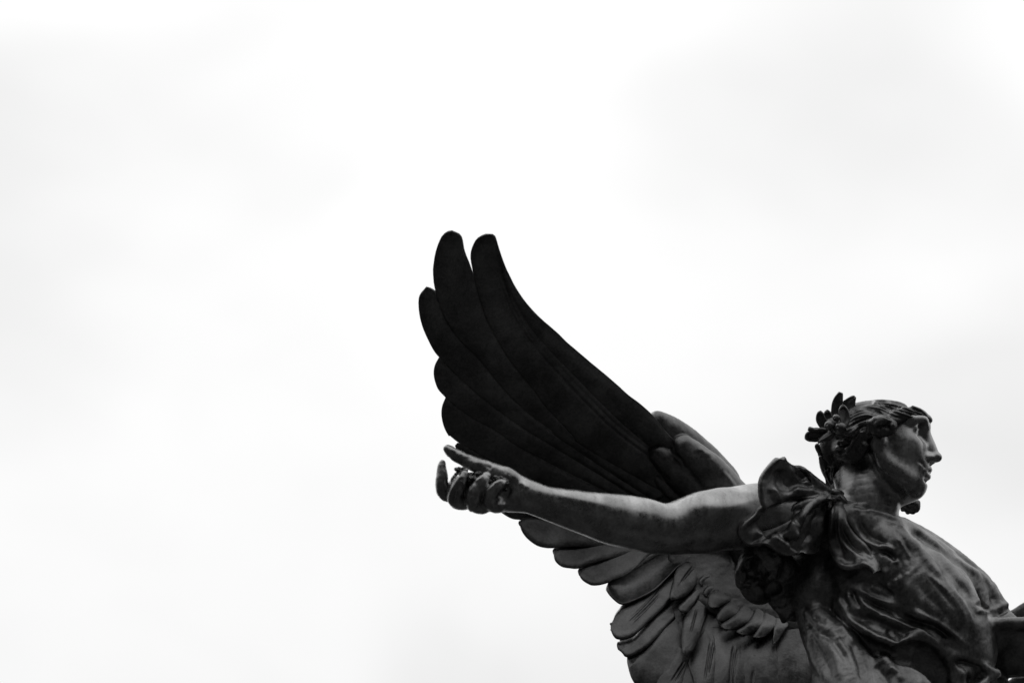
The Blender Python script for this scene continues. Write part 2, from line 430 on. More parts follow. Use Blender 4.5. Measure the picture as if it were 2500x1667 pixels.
    V = relax(V, Q, 40, 0.6, 0, wgt)
    hp = zoom(1050, 1080, 8.254)
    arm = [
        ([(1275, 1176), (1262, 1215), (1268, 1240)], -2.2, 7),
        ([(1300, 1190), (1400, 1215), (1500, 1232)], 2.0, 12), ([(1330, 1212), (1420, 1240), (1520, 1268)], -2.0, 14),
        ([(1700, 1235), (1780, 1238), (1850, 1225)], 3.0, 16),
        (hp((700, 560), (560, 760), (420, 1000), (380, 1200)), 2.4, 4), (hp((620, 900), (520, 1100), (470, 1250)), -1.6, 5), (hp((640, 760), (560, 900)), 1.6, 4),
        (hp((1160, 560), (1020, 700), (880, 830)), 2.6, 4.5), (hp((880, 900), (800, 1100), (780, 1280)), -2.4, 5), (hp((1000, 960), (930, 1150)), 1.5, 5), (hp((760, 1280), (830, 1420)), 1.8, 4),
        (hp((1500, 750), (1350, 800), (1220, 920), (1080, 1000)), 2.6, 4), (hp((1440, 1020), (1480, 1060), (1380, 1220)), -2.4, 5), (hp((1200, 1130), (1230, 1180)), 1.5, 4),
        (hp((1640, 900), (1540, 1100), (1460, 1260)), -4, 6), (hp((1780, 800), (1900, 860), (1980, 940)), 3, 7), (hp((1120, 470), (1250, 520)), -2, 5), (hp((760, 330), (900, 330)), -1.2, 6),
        # finger joints
        ([(1098, 1200), (1122, 1207)], -1.5, 5), ([(1142, 1205), (1170, 1212)], -1.5, 5), ([(1067, 1183), (1090, 1186)], -1.2, 5),
    ]
    za = zoom(2100, 1000, 6.2727)
    face = [
        (za((560, 1260), (555, 1420), (540, 1560)), 2.5, 7), (za((470, 1330), (430, 1480)), -2, 9),
        (za((10, 900), (-120, 1150), (-200, 1300)), 2.0, 12),
        (za((870, 760), (950, 840), (1000, 930)), -1.5, 5), (za((880, 820), (960, 880), (1010, 960)), 1.0, 4),
    ]
    sculpt(V, Q, arm + face)
    V += vnormals(V, Q) * (hash_noise(V, 26, 3, 2) * 0.4)[:, None]; fm = np.clip((1262 - px(V)[:, 0]) / 20, 0, 1); V += vnormals(V, Q) * (fm * hash_noise(V, 11, 13, 2) * 1.5)[:, None]
    o = part('body', V, Q, M_SKIN, statue)
    return o
build_body()

# ---------------------------------------------------------------- flowers held in the hand
def build_flowers():
    g = Sdf((1085, 1110, 230), (1275, 1235, 400), 1.6)
    rng = random.Random(4)
    g.chain(upc([(1112, 1172, 288, 12), (1150, 1170, 300, 17), (1195, 1182, 308, 18), (1238, 1196, 306, 14)]), 6)
    for i in range(60):
        t = rng.random()
        x = 1108 + t * 130; y = 1155 + t * 30 + rng.uniform(-17, 12); z = 316 + t * 12 + rng.uniform(-6, 12)
        c = up(np.array([[x, y, z]]))[0]; r = rng.uniform(4.5, 7)
        g.ell(c, (r, r * rng.uniform(.6, 1), r), k=2.5)
        g.ell(c + np.array((rng.uniform(-2, 2), -r * .4, r * .75)), (r * .4,) * 3, k=1, sub=True)
    V, Q = largest(*g.mesh()); part('flower_bunch', V, Q, M_HAIR, statue)
build_flowers()

# ---------------------------------------------------------------- hair
def build_hair():
    g = Sdf((1960, 920, -240), (2310, 1275, 140), 2.3)
    H = lambda c, r, k=10, sub=False: g.ell(hd(c), r, HM, k, sub)
    # cap of hair round the skull
    H((-14, 4, 0), (118, 80, 85), 8); H((-66, -4, 0), (80, 74, 80), 30)
    g.chain(hch([(101, 24, 4, 16), (91, 30, 36, 17), (62, 28, 62, 18), (32, 14, 76, 18), (10, -4, 82, 15)]), 14)
    g.chain(hch([(101, 24, 0, 16), (91, 30, -36, 17), (62, 30, -62, 18), (20, 6, -80, 16)]), 14)
    g.chain(upc([(2030, 1036, 66, 17), (2050, 1044, 70, 18), (2075, 1050, 70, 16)]), 10)
    # open the face
    H((92, -40, 0), (70, 66, 96), 10, True)
    H((66, -46, 70), (56, 50, 42), 8, True); H((66, -46, -70), (56, 50, 42), 8, True)
    g.ell(up(np.array([[2140., 1112, 92]]))[0], (50, 44, 60), k=8, sub=True); g.ell(up(np.array([[2096., 1152, 70]]))[0], (44, 36, 60), k=8, sub=True)
    # back of the head and nape
    g.chain(upc([(2040, 1085, -10, 40), (2034, 1130, -18, 34), (2040, 1170, -24, 22), (2038, 1200, -24, 14)]), 16)
    g.chain(upc([(2062, 1100, 40, 30), (2090, 1112, 56, 18), (2112, 1090, 72, 11)]), 12)
    # rolled lock over the temple
    z = zoom(1950, 940, 7.84)
    g.chain(upc(z((1340, 900, 98, 8), (1420, 760, 108, 14), (1560, 680, 112, 14), (1700, 690, 110, 13), (1790, 760, 106, 12), (1740, 850, 106, 12), (1620, 880, 106, 15), (1480, 860, 104, 14))), 5)
    g.ell(up(np.array([z((1790, 780, 116))[0]]))[0], (8.5, 8.5, 9), k=2)
    # ringlets behind the jaw on the far side
    for x, y, r in ((2240, 1226, 7), (2241, 1240, 6), (2229, 1250, 6), (2216, 1250, 6), (2204, 1243, 6), (2222, 1226, 14), (2211, 1229, 12), (2228, 1218, 11), (2234, 1232, 13), (2226, 1242, 12), (2216, 1240, 11), (2207, 1236, 9), (2236, 1243, 9), (2200, 1230, 10), (2190, 1215, 14)):
        g.ell(up(np.array([[x, y, -128.0]]))[0], (r, r, r * 1.2), k=3)
    V, Q = g.mesh(); V = relax(V, Q, 2)
    b = zoom(1950, 940, 7.84); c = zoom(1940, 1100, 11.2); st = []
    G = lambda pts, h=-4.5, w=4.0, **k: st.append((pts, h, w, dict(tap=(0.15, 0.2), **k)))
    # strands swept back from the brow to the wreath
    G(b((980, 520), (1150, 420), (1400, 350), (1500, 330)), -3, 3.5)
    G(b((960, 560), (1080, 470), (1290, 430), (1500, 500), (1700, 590), (1900, 690)), -6, 4)
    G(b((1000, 500), (1200, 420), (1420, 370), (1560, 400), (1720, 470)), 4, 5)
    G(b((1500, 330), (1650, 400), (1800, 440), (1980, 470)), -5, 4)
    G(b((1380, 340), (1560, 320), (1750, 370), (1960, 420)), 4, 5)
    G(b((1540, 420), (1700, 520), (1830, 590), (2060, 640)), -5, 5)
    G(b((1760, 330), (1900, 380), (2100, 480)), -4, 4)
    G(b((1900, 450), (2080, 520), (2300, 640), (2440, 760)), -5, 5); G(b((1980, 520), (2180, 620), (2380, 760)), 4, 5)
    G(b((2060, 400), (2250, 500), (2420, 640), (2500, 760)), -4, 4); G(b((2000, 640), (2200, 700), (2400, 800)), -4, 4)
    # strands down to the ear
    G(b((980, 830), (1100, 720), (1250, 630), (1420, 610)), -7, 4); G(b((960, 760), (1100, 650), (1300, 570), (1500, 590)), 4, 5)
    G(b((860, 1000), (1000, 920), (1150, 800), (1320, 720), (1440, 680)), 6, 7)
    G(b((880, 1060), (1020, 1000), (1090, 890), (1200, 800), (1340, 740)), -8, 4)
    G(b((830, 1330), (960, 1200), (1060, 1040), (1160, 930), (1300, 850)), 6, 5)
    G(b((800, 1280), (930, 1150), (1010, 1020)), -6, 4); G(b((740, 1100), (860, 1150), (930, 1130)), -5, 4); G(b((720, 1240), (830, 1310), (930, 1290)), -5, 4)
    G(b((720, 1010), (840, 1030), (960, 960)), -4, 4); G(b((700, 1180), (800, 1220), (900, 1180)), 3, 4)
    def between(A, B, n, h, w):
        a = catmull(np.array(b(*A)), 9); c_ = catmull(np.array(b(*B)), 9)
        for k in range(n):
            t = (k + 0.5) / n + random.Random(k * 7 + n).uniform(-.25, .25) / n
            st.append(([tuple(x) for x in a * (1 - t) + c_ * t], (-h if k % 2 else h * .8), w, dict(tap=(.1, .12))))
    between([(1000, 440), (1200, 330), (1500, 292), (1800, 305), (2100, 370), (2350, 470), (2500, 600)], [(960, 560), (1150, 440), (1450, 420), (1700, 520), (1950, 620), (2200, 700), (2420, 800)], 9, 3.2, 2.6)
    between([(960, 560), (1120, 480), (1300, 450), (1500, 520)], [(950, 700), (1100, 600), (1300, 545), (1450, 590)], 4, 3, 2.6)
    between([(940, 700), (1100, 600), (1300, 560), (1450, 600)], [(860, 1000), (1000, 920), (1150, 800), (1320, 720)], 7, 3.4, 2.6)
    between([(830, 1060), (1000, 1000), (1120, 880), (1300, 780)], [(720, 1330), (880, 1320), (1000, 1180), (1080, 1040)], 7, 3.0, 2.6)
    between([(1500, 296), (1700, 284), (1900, 310), (2150, 390), (2380, 490)], [(1620, 330), (1850, 372), (2080, 450), (2300, 560), (2480, 700)], 5, 3.0, 2.8)
    for o in range(6):
        st.append((b((1370 + 78 * o, 890 - 4 * o), (1400 + 80 * o, 760 - 6 * o), (1490 + 72 * o, 640 + 18 * o)), -1.8 if o % 2 == 0 else 1.6, 2.8, dict(tap=(.2, .2))))
    # nape
    G(c((1040, 320), (1090, 430), (1040, 700), (1170, 940)), 4, 3); G(c((980, 420), (960, 700), (1000, 900)), -5, 3.5)
    G(c((1120, 480), (1150, 600), (1100, 760)), -4, 3.5); G(c((1200, 500), (1240, 620), (1180, 800)), -4, 3.5); G(c((1150, 300), (1260, 380), (1300, 260)), -3, 3)
    G(c((900, 100), (1000, 250), (1100, 300)), -5, 4); G(c((1000, 40), (1150, 160), (1350, 120)), -4, 4)
    sculpt(V, Q, st, 12)
    V += vnormals(V, Q) * (hash_noise(V, 9, 5, 2) * 0.8)[:, None]
    part('hair', V, Q, M_HAIR, statue)
build_hair()

# ---------------------------------------------------------------- laurel wreath
wreath = bpy.data.objects.new('laurel_wreath', None); COL.objects.link(wreath); wreath.parent = statue
def leaf(parent, L, R, z0, z1, thick, cup=2.0, rib=0.8, nu=26, nv=13, mat=None, name='leaf'):
    """leaf or feather between two traced edges that run from its foot to its shared tip"""
    n = max(len(L), len(R))
    a = catmull(np.array(L, float), nu); b = catmull(np.array(R, float), nu)
    t = np.linspace(0, 1, nv)[None, :, None]; G = a[:, None, :] * (1 - t) + b[:, None, :] * t
    v = np.linspace(-1, 1, nv)[None, :]; u = np.linspace(0, 1, nu)[:, None]
    wd = np.linalg.norm(a - b, axis=1)[:, None]; fd = np.clip(wd / (0.4 * wd.max()), 0, 1)
    z = z0 + (z1 - z0) * u + fd * (-cup * (1 - v ** 2) + rib * np.exp(-(v / 0.16) ** 2))
    G = up(np.concatenate([G, np.broadcast_to(z, (nu, nv))[..., None]], -1))
    V, Q = sheet(G, thick * (0.45 + 0.55 * (1 - v ** 4)) * np.ones((nu, 1)))
    return part(name, V, Q, mat or M_HAIR, parent)
wz = zoom(1950, 940, 7.84); wc = zoom(1940, 1100, 11.2)
leaf(wreath, wz((690, 660), (630, 560), (630, 430), (650, 320), (700, 220), (770, 155), (810, 146)), wz((830, 620), (845, 500), (850, 380), (842, 290), (840, 220), (832, 170), (810, 146)), 36, 20, 9)
leaf(wreath, wz((830, 560), (830, 450), (850, 325), (910, 270), (1000, 228), (1050, 250)), wz((950, 600), (1000, 500), (1068, 410), (1080, 340), (1078, 290), (1050, 250)), 34, 22, 9)
leaf(wreath, wz((860, 790), (810, 660), (785, 560), (790, 470), (850, 420)), wz((880, 790), (955, 690), (960, 580), (930, 480), (850, 420)), 92, 74, 8, 6)
leaf(wreath, wz((520, 820), (430, 810), (360, 710), (350, 630), (380, 555), (415, 548)), wz((560, 790), (540, 720), (510, 650), (480, 600), (450, 560), (415, 548)), 70, 74, 8, 5)
leaf(wreath, wz((520, 740), (490, 680), (480, 610), (510, 545), (548, 526)), wz((620, 740), (640, 680), (632, 610), (600, 550), (548, 526)), 66, 60, 8, 5)
leaf(wreath, wz((560, 830), (430, 806), (330, 826), (240, 800), (190, 810), (168, 860)), wz((560, 880), (480, 900), (380, 890), (280, 890), (200, 885), (168, 860)), 80, 84, 14, -3, 0)
leaf(wreath, wz((560, 880), (440, 890), (330, 885), (240, 895), (178, 920), (186, 1000)), wz((520, 960), (440, 1030), (360, 1062), (280, 1062), (220, 1045), (186, 1000)), 76, 74, 10, 6)
leaf(wreath, wz((700, 880), (560, 900), (470, 950), (400, 1010), (362, 1080), (372, 1125)), wz((700, 890), (690, 960), (620, 1040), (520, 1080), (440, 1090), (372, 1125)), 92, 84, 10, -6, 2)
leaf(wreath, wz((380, 1110), (335, 1115), (305, 1160), (320, 1230), (370, 1320), (440, 1390)), wz((400, 1150), (420, 1200), (440, 1270), (455, 1340), (450, 1370), (440, 1390)), 20, 22, 10, -4)
leaf(wreath, wc((690, 120), (655, 200), (690, 340), (740, 440), (800, 520), (860, 570)), wc((780, 200), (880, 300), (910, 380), (880, 470), (870, 540), (860, 570)), 26, 28, 10, -4)
leaf(wreath, wc((830, 520), (800, 600), (840, 740), (900, 850), (960, 900), (1010, 950)), wc((880, 560), (920, 680), (955, 780), (960, 850), (980, 910), (1010, 950)), 24, 24, 10, -4)
def berry(cx, cy, z, r):
    g = Sdf((cx - 25, cy - 25, z - 25), (cx + 25, cy + 25, z + 25), 1.3)
    c = up(np.array([[cx, cy, z]], float))[0]
    g.ell(c, (r, r * 0.93, r), k=0)
    g.ell(c + np.array([-r * .6, -r * .2, r * .8]), (r * .2,) * 3, k=2, sub=True)
    g.chain(np.array([list(c) + [r * .35], list(c + np.array([r * .5, r * .3, -r * 1.5])) + [r * .3]]), 2)
    V, Q = g.mesh(); part('berry', V, Q, M_HAIR, wreath)
for b_ in ((2042, 1020, 96, 9.5), (2025, 1038, 98, 12.5), (2052, 1044, 104, 14.5)): berry(*b_)

# ================================================================== near wing
def sp(x, w): return w * np.log1p(np.exp(np.clip(x / w, -30, 30)))
def zw(x, y):
    """front surface of the spread wing: leans towards the viewer at the tip and again at the foot"""
    x = np.asarray(x, float); y = np.asarray(y, float)
    return -300 + 0.60 * sp(1240 - y, 60) + 0.74 * sp(y - 1275, 45) + 0.10 * sp(1500 - x, 60)
wing = bpy.data.objects.new('wing', None); COL.objects.link(wing); wing.parent = statue
def feather(L, R, lift=0, camber=10, thick=9, rib=None, nu=90, nv=37, name='feather', edge=3.0, barbs=0.22, seed=0, tipl=0.0, parent=None, zf=None, tilt=0.0, p=2.4, ext=0.0, rise=0.0, cuts=()):
    a = catmull(np.array(L, float), nu); b = catmull(np.array(R, float), nu)
    v = np.linspace(-1, 1, nv)[None, :]; u = np.linspace(0, 1, nu)[:, None]
    t = np.linspace(0, 1, nv)[None, :, None] * (1 + ext * np.clip((0.75 - u) / 0.35, 0, 1))[..., None]; G = a[:, None, :] * (1 - t) + b[:, None, :] * t
    wd = np.linalg.norm(a - b, axis=1)[:, None]
    z = (zf or zw)(G[..., 0], G[..., 1]) + lift + tipl * u + np.minimum(camber, wd * 0.22) * (1 - np.abs(v) ** p)
    ru = np.clip(u / 0.55, 0, 1); z = z - rise * (1 - ru * ru * (3 - 2 * ru)) - tilt * (1 + v) / 2
    if rib is not None:
        rw = 3.2 / np.maximum(wd / 2, 8); f = np.clip((u - 0.02) * 6, 0, 1) * np.clip((0.93 - u) * 8, 0, 1)
        z = z + f * (1.8 * np.exp(-((v - rib) / rw) ** 2) - 2.2 * np.exp(-((v - rib - 2.3 * rw) / rw) ** 2) - 2.2 * np.exp(-((v - rib + 2.3 * rw) / rw) ** 2))
    rng = np.random.default_rng(seed + 17)
    vv = np.linspace(-1, 1, nv)
    bars = sum(rng.uniform(.3, 1) * np.sin(u * rng.uniform(14, 60) + np.abs(vv)[None] * rng.uniform(6, 16) + rng.uniform(0, 6)) for _ in range(6)) / 6
    z = z + barbs * bars * np.clip(wd / (0.3 * wd.max()), 0, 1)
    G = up(np.concatenate([G, z[..., None]], -1))
    V, Q = sheet(G, thick * (0.35 + 0.65 * (1 - np.abs(v) ** 3)) * np.clip(wd / (0.3 * wd.max()), 0.06, 1))
    if cuts: sculpt(V, Q, list(cuts))
    V += vnormals(V, Q) * (hash_noise(V, 30, seed + 40, 2) * 0.9)[:, None]
    return part(name, V, Q, M_WING, parent or wing)
u7 = zoom(1000, 540, 2.8); u8 = zoom(1400, 940, 4.611); u2 = zoom(1000, 1050, 4.48); u5 = zoom(1450, 1320, 4.518)
# primaries, from the leading edge down (each one laid a little further back than the one below it)
feather([(1660, 1150)] + u8((830, 670),) + u7((1400, 1330), (900, 820), (740, 590), (660, 420), (615, 240), (590, 115)),
        [(1690, 1120)] + u8((1090, 575), (930, 380), (800, 250), (620, 110)) + u7((1400, 1100), (1110, 855), (1010, 760), (900, 665), (800, 560), (720, 440), (640, 270), (590, 112)), lift=14, camber=7, seed=1)
feather([(1640, 1215), (1428, 1092)] + u7((1110, 1460), (930, 1270), (850, 1160), (720, 1000), (620, 850), (530, 680), (470, 500), (425, 310), (416, 230), (430, 170), (460, 118), (510, 88), (545, 86)),
        [(1675, 1140)] + u8((900, 690),) + u7((1400, 1310), (950, 850), (790, 640), (705, 460), (650, 310), (610, 180), (588, 105), (572, 88), (545, 86)), lift=4, camber=8, p=3, rib=0.55, seed=2)
feather([(1600, 1225), (1396, 1092)] + u7((950, 1420), (750, 1260), (600, 1100), (480, 950), (350, 820), (250, 680), (200, 560), (168, 440), (160, 330), (177, 210), (215, 110), (255, 70), (290, 62)),
        [(1640, 1200), (1450, 1085)] + u7((1120, 1440), (950, 1250), (860, 1130), (730, 980), (640, 840), (550, 670), (490, 490), (430, 340), (405, 270), (378, 200), (364, 130), (345, 88), (290, 62)), lift=-4, camber=8, p=3, seed=3)
feather([(1590, 1235), (1357, 1095)] + u7((800, 1430), (600, 1290), (450, 1170), (330, 1060), (205, 935), (150, 860), (108, 770), (75, 680), (60, 580), (68, 505), (115, 447)),
        [(1610, 1225), (1410, 1092)] + u7((960, 1420), (770, 1260), (620, 1100), (500, 950), (370, 820), (270, 690), (215, 580), (190, 495), (170, 470), (145, 455), (115, 447)), lift=-12, camber=8, p=3, seed=4)
feather([(1560, 1240), (1340, 1130), (1268, 1092)] + u7((600, 1440), (420, 1340), (290, 1245), (235, 1195), (190, 1140), (165, 1060), (170, 990), (200, 930)),
        [(1590, 1235), (1370, 1092)] + u7((820, 1430), (620, 1290), (470, 1170), (350, 1060), (300, 1010), (260, 970), (225, 940), (200, 930)), lift=-20, camber=8, p=3, seed=5)
feather([(1540, 1255), (1300, 1172), (1201, 1126)] + u2((700, 222), (530, 132), (430, 52)) + u7((270, 1470), (236, 1410), (217, 1330), (222, 1265), (246, 1205)),
        [(1570, 1240), (1350, 1135), (1290, 1100)] + u7((640, 1450), (440, 1340), (370, 1290), (310, 1245), (270, 1215), (246, 1205)), lift=-28, camber=8, p=3, seed=6)
feather([(1540, 1275), (1400, 1245), (1250, 1190), (1150, 1128), (1113, 1094), (1112, 1086), (1117, 1080)],
        [(1560, 1255), (1420, 1205), (1280, 1150), (1190, 1112), (1150, 1092), (1130, 1083), (1117, 1080)], lift=-36, camber=7, seed=7)
feather([(1540, 1300), (1420, 1290), (1300, 1278)] + u2((1215, 984), (1130, 972), (1050, 932), (960, 860), (940, 800)),
        [(1550, 1265), (1420, 1228), (1300, 1185), (1240, 1170), (1215, 1185), (1205, 1210), (1210, 1228)], lift=-34, camber=9, seed=8)
# secondaries below the arm
feather([(1560, 1335), (1424, 1334)] + u2((1585, 1287), (1480, 1285), (1380, 1255), (1280, 1178), (1220, 1090), (1205, 1022), (1214, 983)),
        [(1560, 1285), (1440, 1278), (1360, 1268), (1310, 1262), (1285, 1262), (1275, 1264), (1271, 1269)], lift=30, camber=8, p=5, tilt=16, ext=.3, rise=14, thick=15, seed=9)
feather([(1600, 1340)] + u2((2240, 1395), (2000, 1455), (1850, 1510), (1750, 1508), (1660, 1490), (1592, 1430), (1574, 1340), (1586, 1287)),
        [(1600, 1300), (1500, 1305), (1430, 1318), (1390, 1326), (1368, 1331), (1354, 1337)], lift=26, camber=8, p=5, tilt=16, ext=.3, rise=14, thick=15, seed=10)
feather([(1640, 1340)] + u5((640, 200), (430, 330), (150, 462), (0, 490), (-70, 470), (-130, 430), (-160, 380), (-165, 300)),
        [(1620, 1315), (1550, 1330), (1500, 1350), (1460, 1364), (1430, 1377), (1413, 1386)], lift=24, camber=7, p=5, tilt=14, ext=.3, rise=10, thick=15, seed=11)
feather(u5((960, 260), (910, 290), (800, 405), (650, 545), (450, 645), (320, 686), (235, 640), (172, 560), (155, 462)),
        u5((900, 60), (720, 120), (560, 230), (420, 330), (300, 390), (210, 430), (155, 462)), lift=30, camber=-17, p=2, tilt=4, ext=.15, rise=4, thick=14, seed=12)
feather(u5((860, 640), (740, 770), (600, 900), (450, 1035), (330, 1082), (245, 1078), (195, 1010), (183, 940), (195, 895)),
        u5((930, 330), (800, 420), (660, 548), (480, 640), (330, 690), (280, 745), (240, 800), (215, 860), (195, 895)), lift=18, camber=7, p=6, tilt=12, ext=.25, rise=12, thick=16, seed=13, cuts=[(u5((352, 900), (540, 720), (720, 530)), -2.6, 1.8), (u5((372, 912), (560, 732), (740, 540)), 1.6, 2.0), (u5((396, 925), (580, 745), (755, 560)), -2.6, 1.8)])
feather(u5((900, 850), (800, 950), (650, 1110), (500, 1232), (365, 1280), (312, 1238), (272, 1180), (262, 1112)),
        u5((860, 700), (740, 790), (610, 910), (470, 1030), (370, 1080), (310, 1095), (262, 1112)), lift=6, camber=8, p=4, tilt=10, ext=.3, rise=10, thick=16, seed=14)
feather(u5((720, 1640), (600, 1660), (480, 1600), (420, 1520), (385, 1420), (366, 1340), (364, 1280)),
        u5((1000, 1100), (900, 960), (760, 1010), (640, 1130), (520, 1230), (430, 1270), (364, 1280)), lift=-6, camber=12, p=3, tilt=0, ext=.2, rise=6, thick=16, seed=15)
# long feathers hanging into the lower edge of the picture
feather(u5((930, 1150), (820, 1330), (700, 1540), (620, 1750), (600, 1900), (660, 1960)), u5((1060, 1240), (1010, 1400), (960, 1600), (900, 1780), (820, 1900), (660, 1960)), lift=-2, camber=3, seed=16, cuts=[(u5((850, 1560), (930, 1430), (1010, 1310)), -4, 2.2), (u5((885, 1570), (960, 1440), (1035, 1325)), -4, 2.2)])
feather(u5((1010, 1280), (1050, 1400), (1100, 1540), (1110, 1700), (1130, 1850), (1180, 1930)), u5((1240, 950), (1330, 1150), (1340, 1400), (1320, 1600), (1280, 1800), (1180, 1930)), lift=10, camber=6, p=4, rise=18, thick=12, seed=17, cuts=[(u5((1220, 1560), (1250, 1330), (1300, 1060)), -4, 2.4), (u5((1250, 1490), (1290, 1300), (1325, 1070)), -4, 2.4), (u5((1236, 1520), (1272, 1310), (1312, 1060)), 1.5, 2.4)])
feather(u5((1300, 950), (1330, 1150), (1320, 1400), (1300, 1650), (1330, 1850), (1420, 1940)), u5((1640, 950), (1660, 1150), (1670, 1400), (1660, 1650), (1580, 1850), (1420, 1940)), lift=10, camber=4, rise=15, ext=.1, seed=18, cuts=[(u5((1492, 1700), (1510, 1400), (1550, 1110)), -4.5, 2.4), (u5((1530, 1700), (1550, 1400), (1590, 1160)), -4, 2.2), (u5((1512, 1700), (1530, 1400), (1570, 1130)), 1.5, 2.6)])
feather(u5((1560, 950), (1600, 1150), (1640, 1400), (1660, 1650), (1700, 1850), (1800, 1920)), u5((1960, 950), (2000, 1150), (2010, 1400), (2000, 1650), (1930, 1850), (1800, 1920)), lift=11, camber=4, rise=15, ext=.1, seed=19, cuts=[(u5((1735, 1700), (1745, 1540), (1768, 1400)), -3.5, 2.4)])
feather(u5((1900, 950), (1960, 1150), (2000, 1400), (2020, 1650), (2080, 1850), (2150, 1900)), u5((2420, 900), (2560, 1150), (2640, 1400), (2640, 1650), (2450, 1850), (2150, 1900)), lift=10, camber=4, rise=15, seed=20)
# broad web under the long feathers so the wing is closed behind the coverts
feather(u5((1000, -120), (880, 300), (760, 760), (700, 1150), (640, 1500), (660, 1800)), u5((2300, -120), (2450, 300), (2600, 760), (2650, 1150), (2600, 1500), (2400, 1800)), lift=-6, camber=2, name='wing_web', seed=21)
feather([(1420, 1290), (1470, 1395), (1522, 1470), (1510, 1540), (1524, 1592), (1537, 1610), (1541, 1640), (1566, 1690), (1640, 1760)], [(1720, 1240), (1760, 1350), (1780, 1450), (1780, 1550), (1770, 1650), (1740, 1720), (1640, 1760)], lift=-22, camber=2, name='wing_web', seed=25)
feather([(1640, 1300), (1420, 1230), (1260, 1150), (1160, 1080), (1115, 980), (1085, 850), (1085, 740), (1095, 680)], [(1680, 1140), (1560, 1062), (1420, 940), (1300, 830), (1215, 720), (1170, 680), (1130, 670), (1095, 680)], lift=-58, camber=2, name='wing_web', seed=26)
feather([(1560, 1200), (1440, 1270), (1340, 1290), (1310, 1290)], [(1680, 1330), (1520, 1345), (1400, 1350), (1310, 1290)], lift=-44, camber=2, name='wing_web', seed=27)
# covert feathers
feather(u5((1240, 120), (1000, 235), (905, 320), (862, 470), (836, 580), (838, 630), (868, 658)), u5((1330, 220), (1220, 330), (1150, 440), (1100, 520), (1010, 610), (930, 655), (868, 658)), lift=30, camber=6, p=4, tilt=8, rise=22, thick=14, seed=22, nu=64, cuts=[(u5((940, 480), (1040, 350), (1150, 225)), -4.5, 2.4), (u5((915, 495), (1010, 370)), 1.5, 3)])
feather(u5((1220, 400), (1110, 540), (1000, 650), (930, 715), (930, 752), (955, 785), (990, 803)), u5((1300, 500), (1230, 560), (1165, 610), (1120, 690), (1075, 748), (1030, 795), (990, 803)), lift=22, camber=6, p=4, tilt=6, rise=18, thick=14, seed=23, nu=44)
feather(u5((1160, 560), (1090, 700), (1000, 840), (968, 960), (966, 1090), (972, 1210), (1012, 1288)), u5((1290, 620), (1250, 780), (1195, 940), (1168, 1040), (1130, 1140), (1085, 1220), (1012, 1288)), lift=26, camber=6, p=4, tilt=4, rise=22, thick=14, seed=24, nu=70, cuts=[(u5((1062, 1030), (1095, 900), (1140, 720)), -4, 2.2)])
cov = [  # small coverts in a row across the wing's shoulder
    ([(1330, 260), (1250, 340), (1180, 400), (1155, 440), (1172, 478), (1200, 490)], [(1480, 330), (1400, 370), (1320, 410), (1270, 440), (1230, 475), (1200, 490)], 46),
    ([(1380, 380), (1280, 470), (1220, 530), (1202, 575), (1222, 600), (1255, 606)], [(1480, 470), (1400, 510), (1340, 550), (1300, 585), (1275, 602), (1255, 606)], 44),
    ([(1420, 420), (1330, 530), (1270, 600), (1252, 680), (1280, 735), (1335, 748)], [(1520, 470), (1490, 570), (1475, 640), (1445, 690), (1390, 735), (1335, 748)], 50),
    ([(1620, 560), (1500, 660), (1400, 750), (1350, 830), (1362, 880), (1400, 906)], [(1720, 660), (1640, 770), (1580, 810), (1510, 860), (1450, 895), (1400, 906)], 46),
    ([(1680, 620), (1580, 780), (1490, 860), (1400, 920), (1420, 965), (1475, 985)], [(1790, 680), (1760, 790), (1700, 880), (1630, 945), (1560, 978), (1475, 985)], 52),
    ([(1800, 700), (1740, 830), (1660, 930), (1575, 985), (1590, 1020), (1660, 1042)], [(1880, 720), (1850, 830), (1830, 920), (1790, 990), (1740, 1035), (1660, 1042)], 56),
    ([(1880, 720), (1850, 840), (1810, 960), (1752, 1050), (1780, 1070), (1840, 1072)], [(2010, 760), (1990, 860), (1970, 940), (1945, 1000), (1910, 1045), (1840, 1072)], 50),
    ([(2000, 780), (1990, 900), (1980, 1010), (1975, 1090), (1985, 1120), (2002, 1128)], [(2120, 800), (2110, 900), (2085, 970), (2060, 1050), (2030, 1105), (2002, 1128)], 46),
]
for i, (l, r, lf) in enumerate(cov): feather(u5(*l), u5(*r), lift=lf - 22, camber=6, p=3.4, thick=12, rise=18, tilt=9, ext=.35, seed=30 + i, nu=44, nv=25, barbs=0.15)

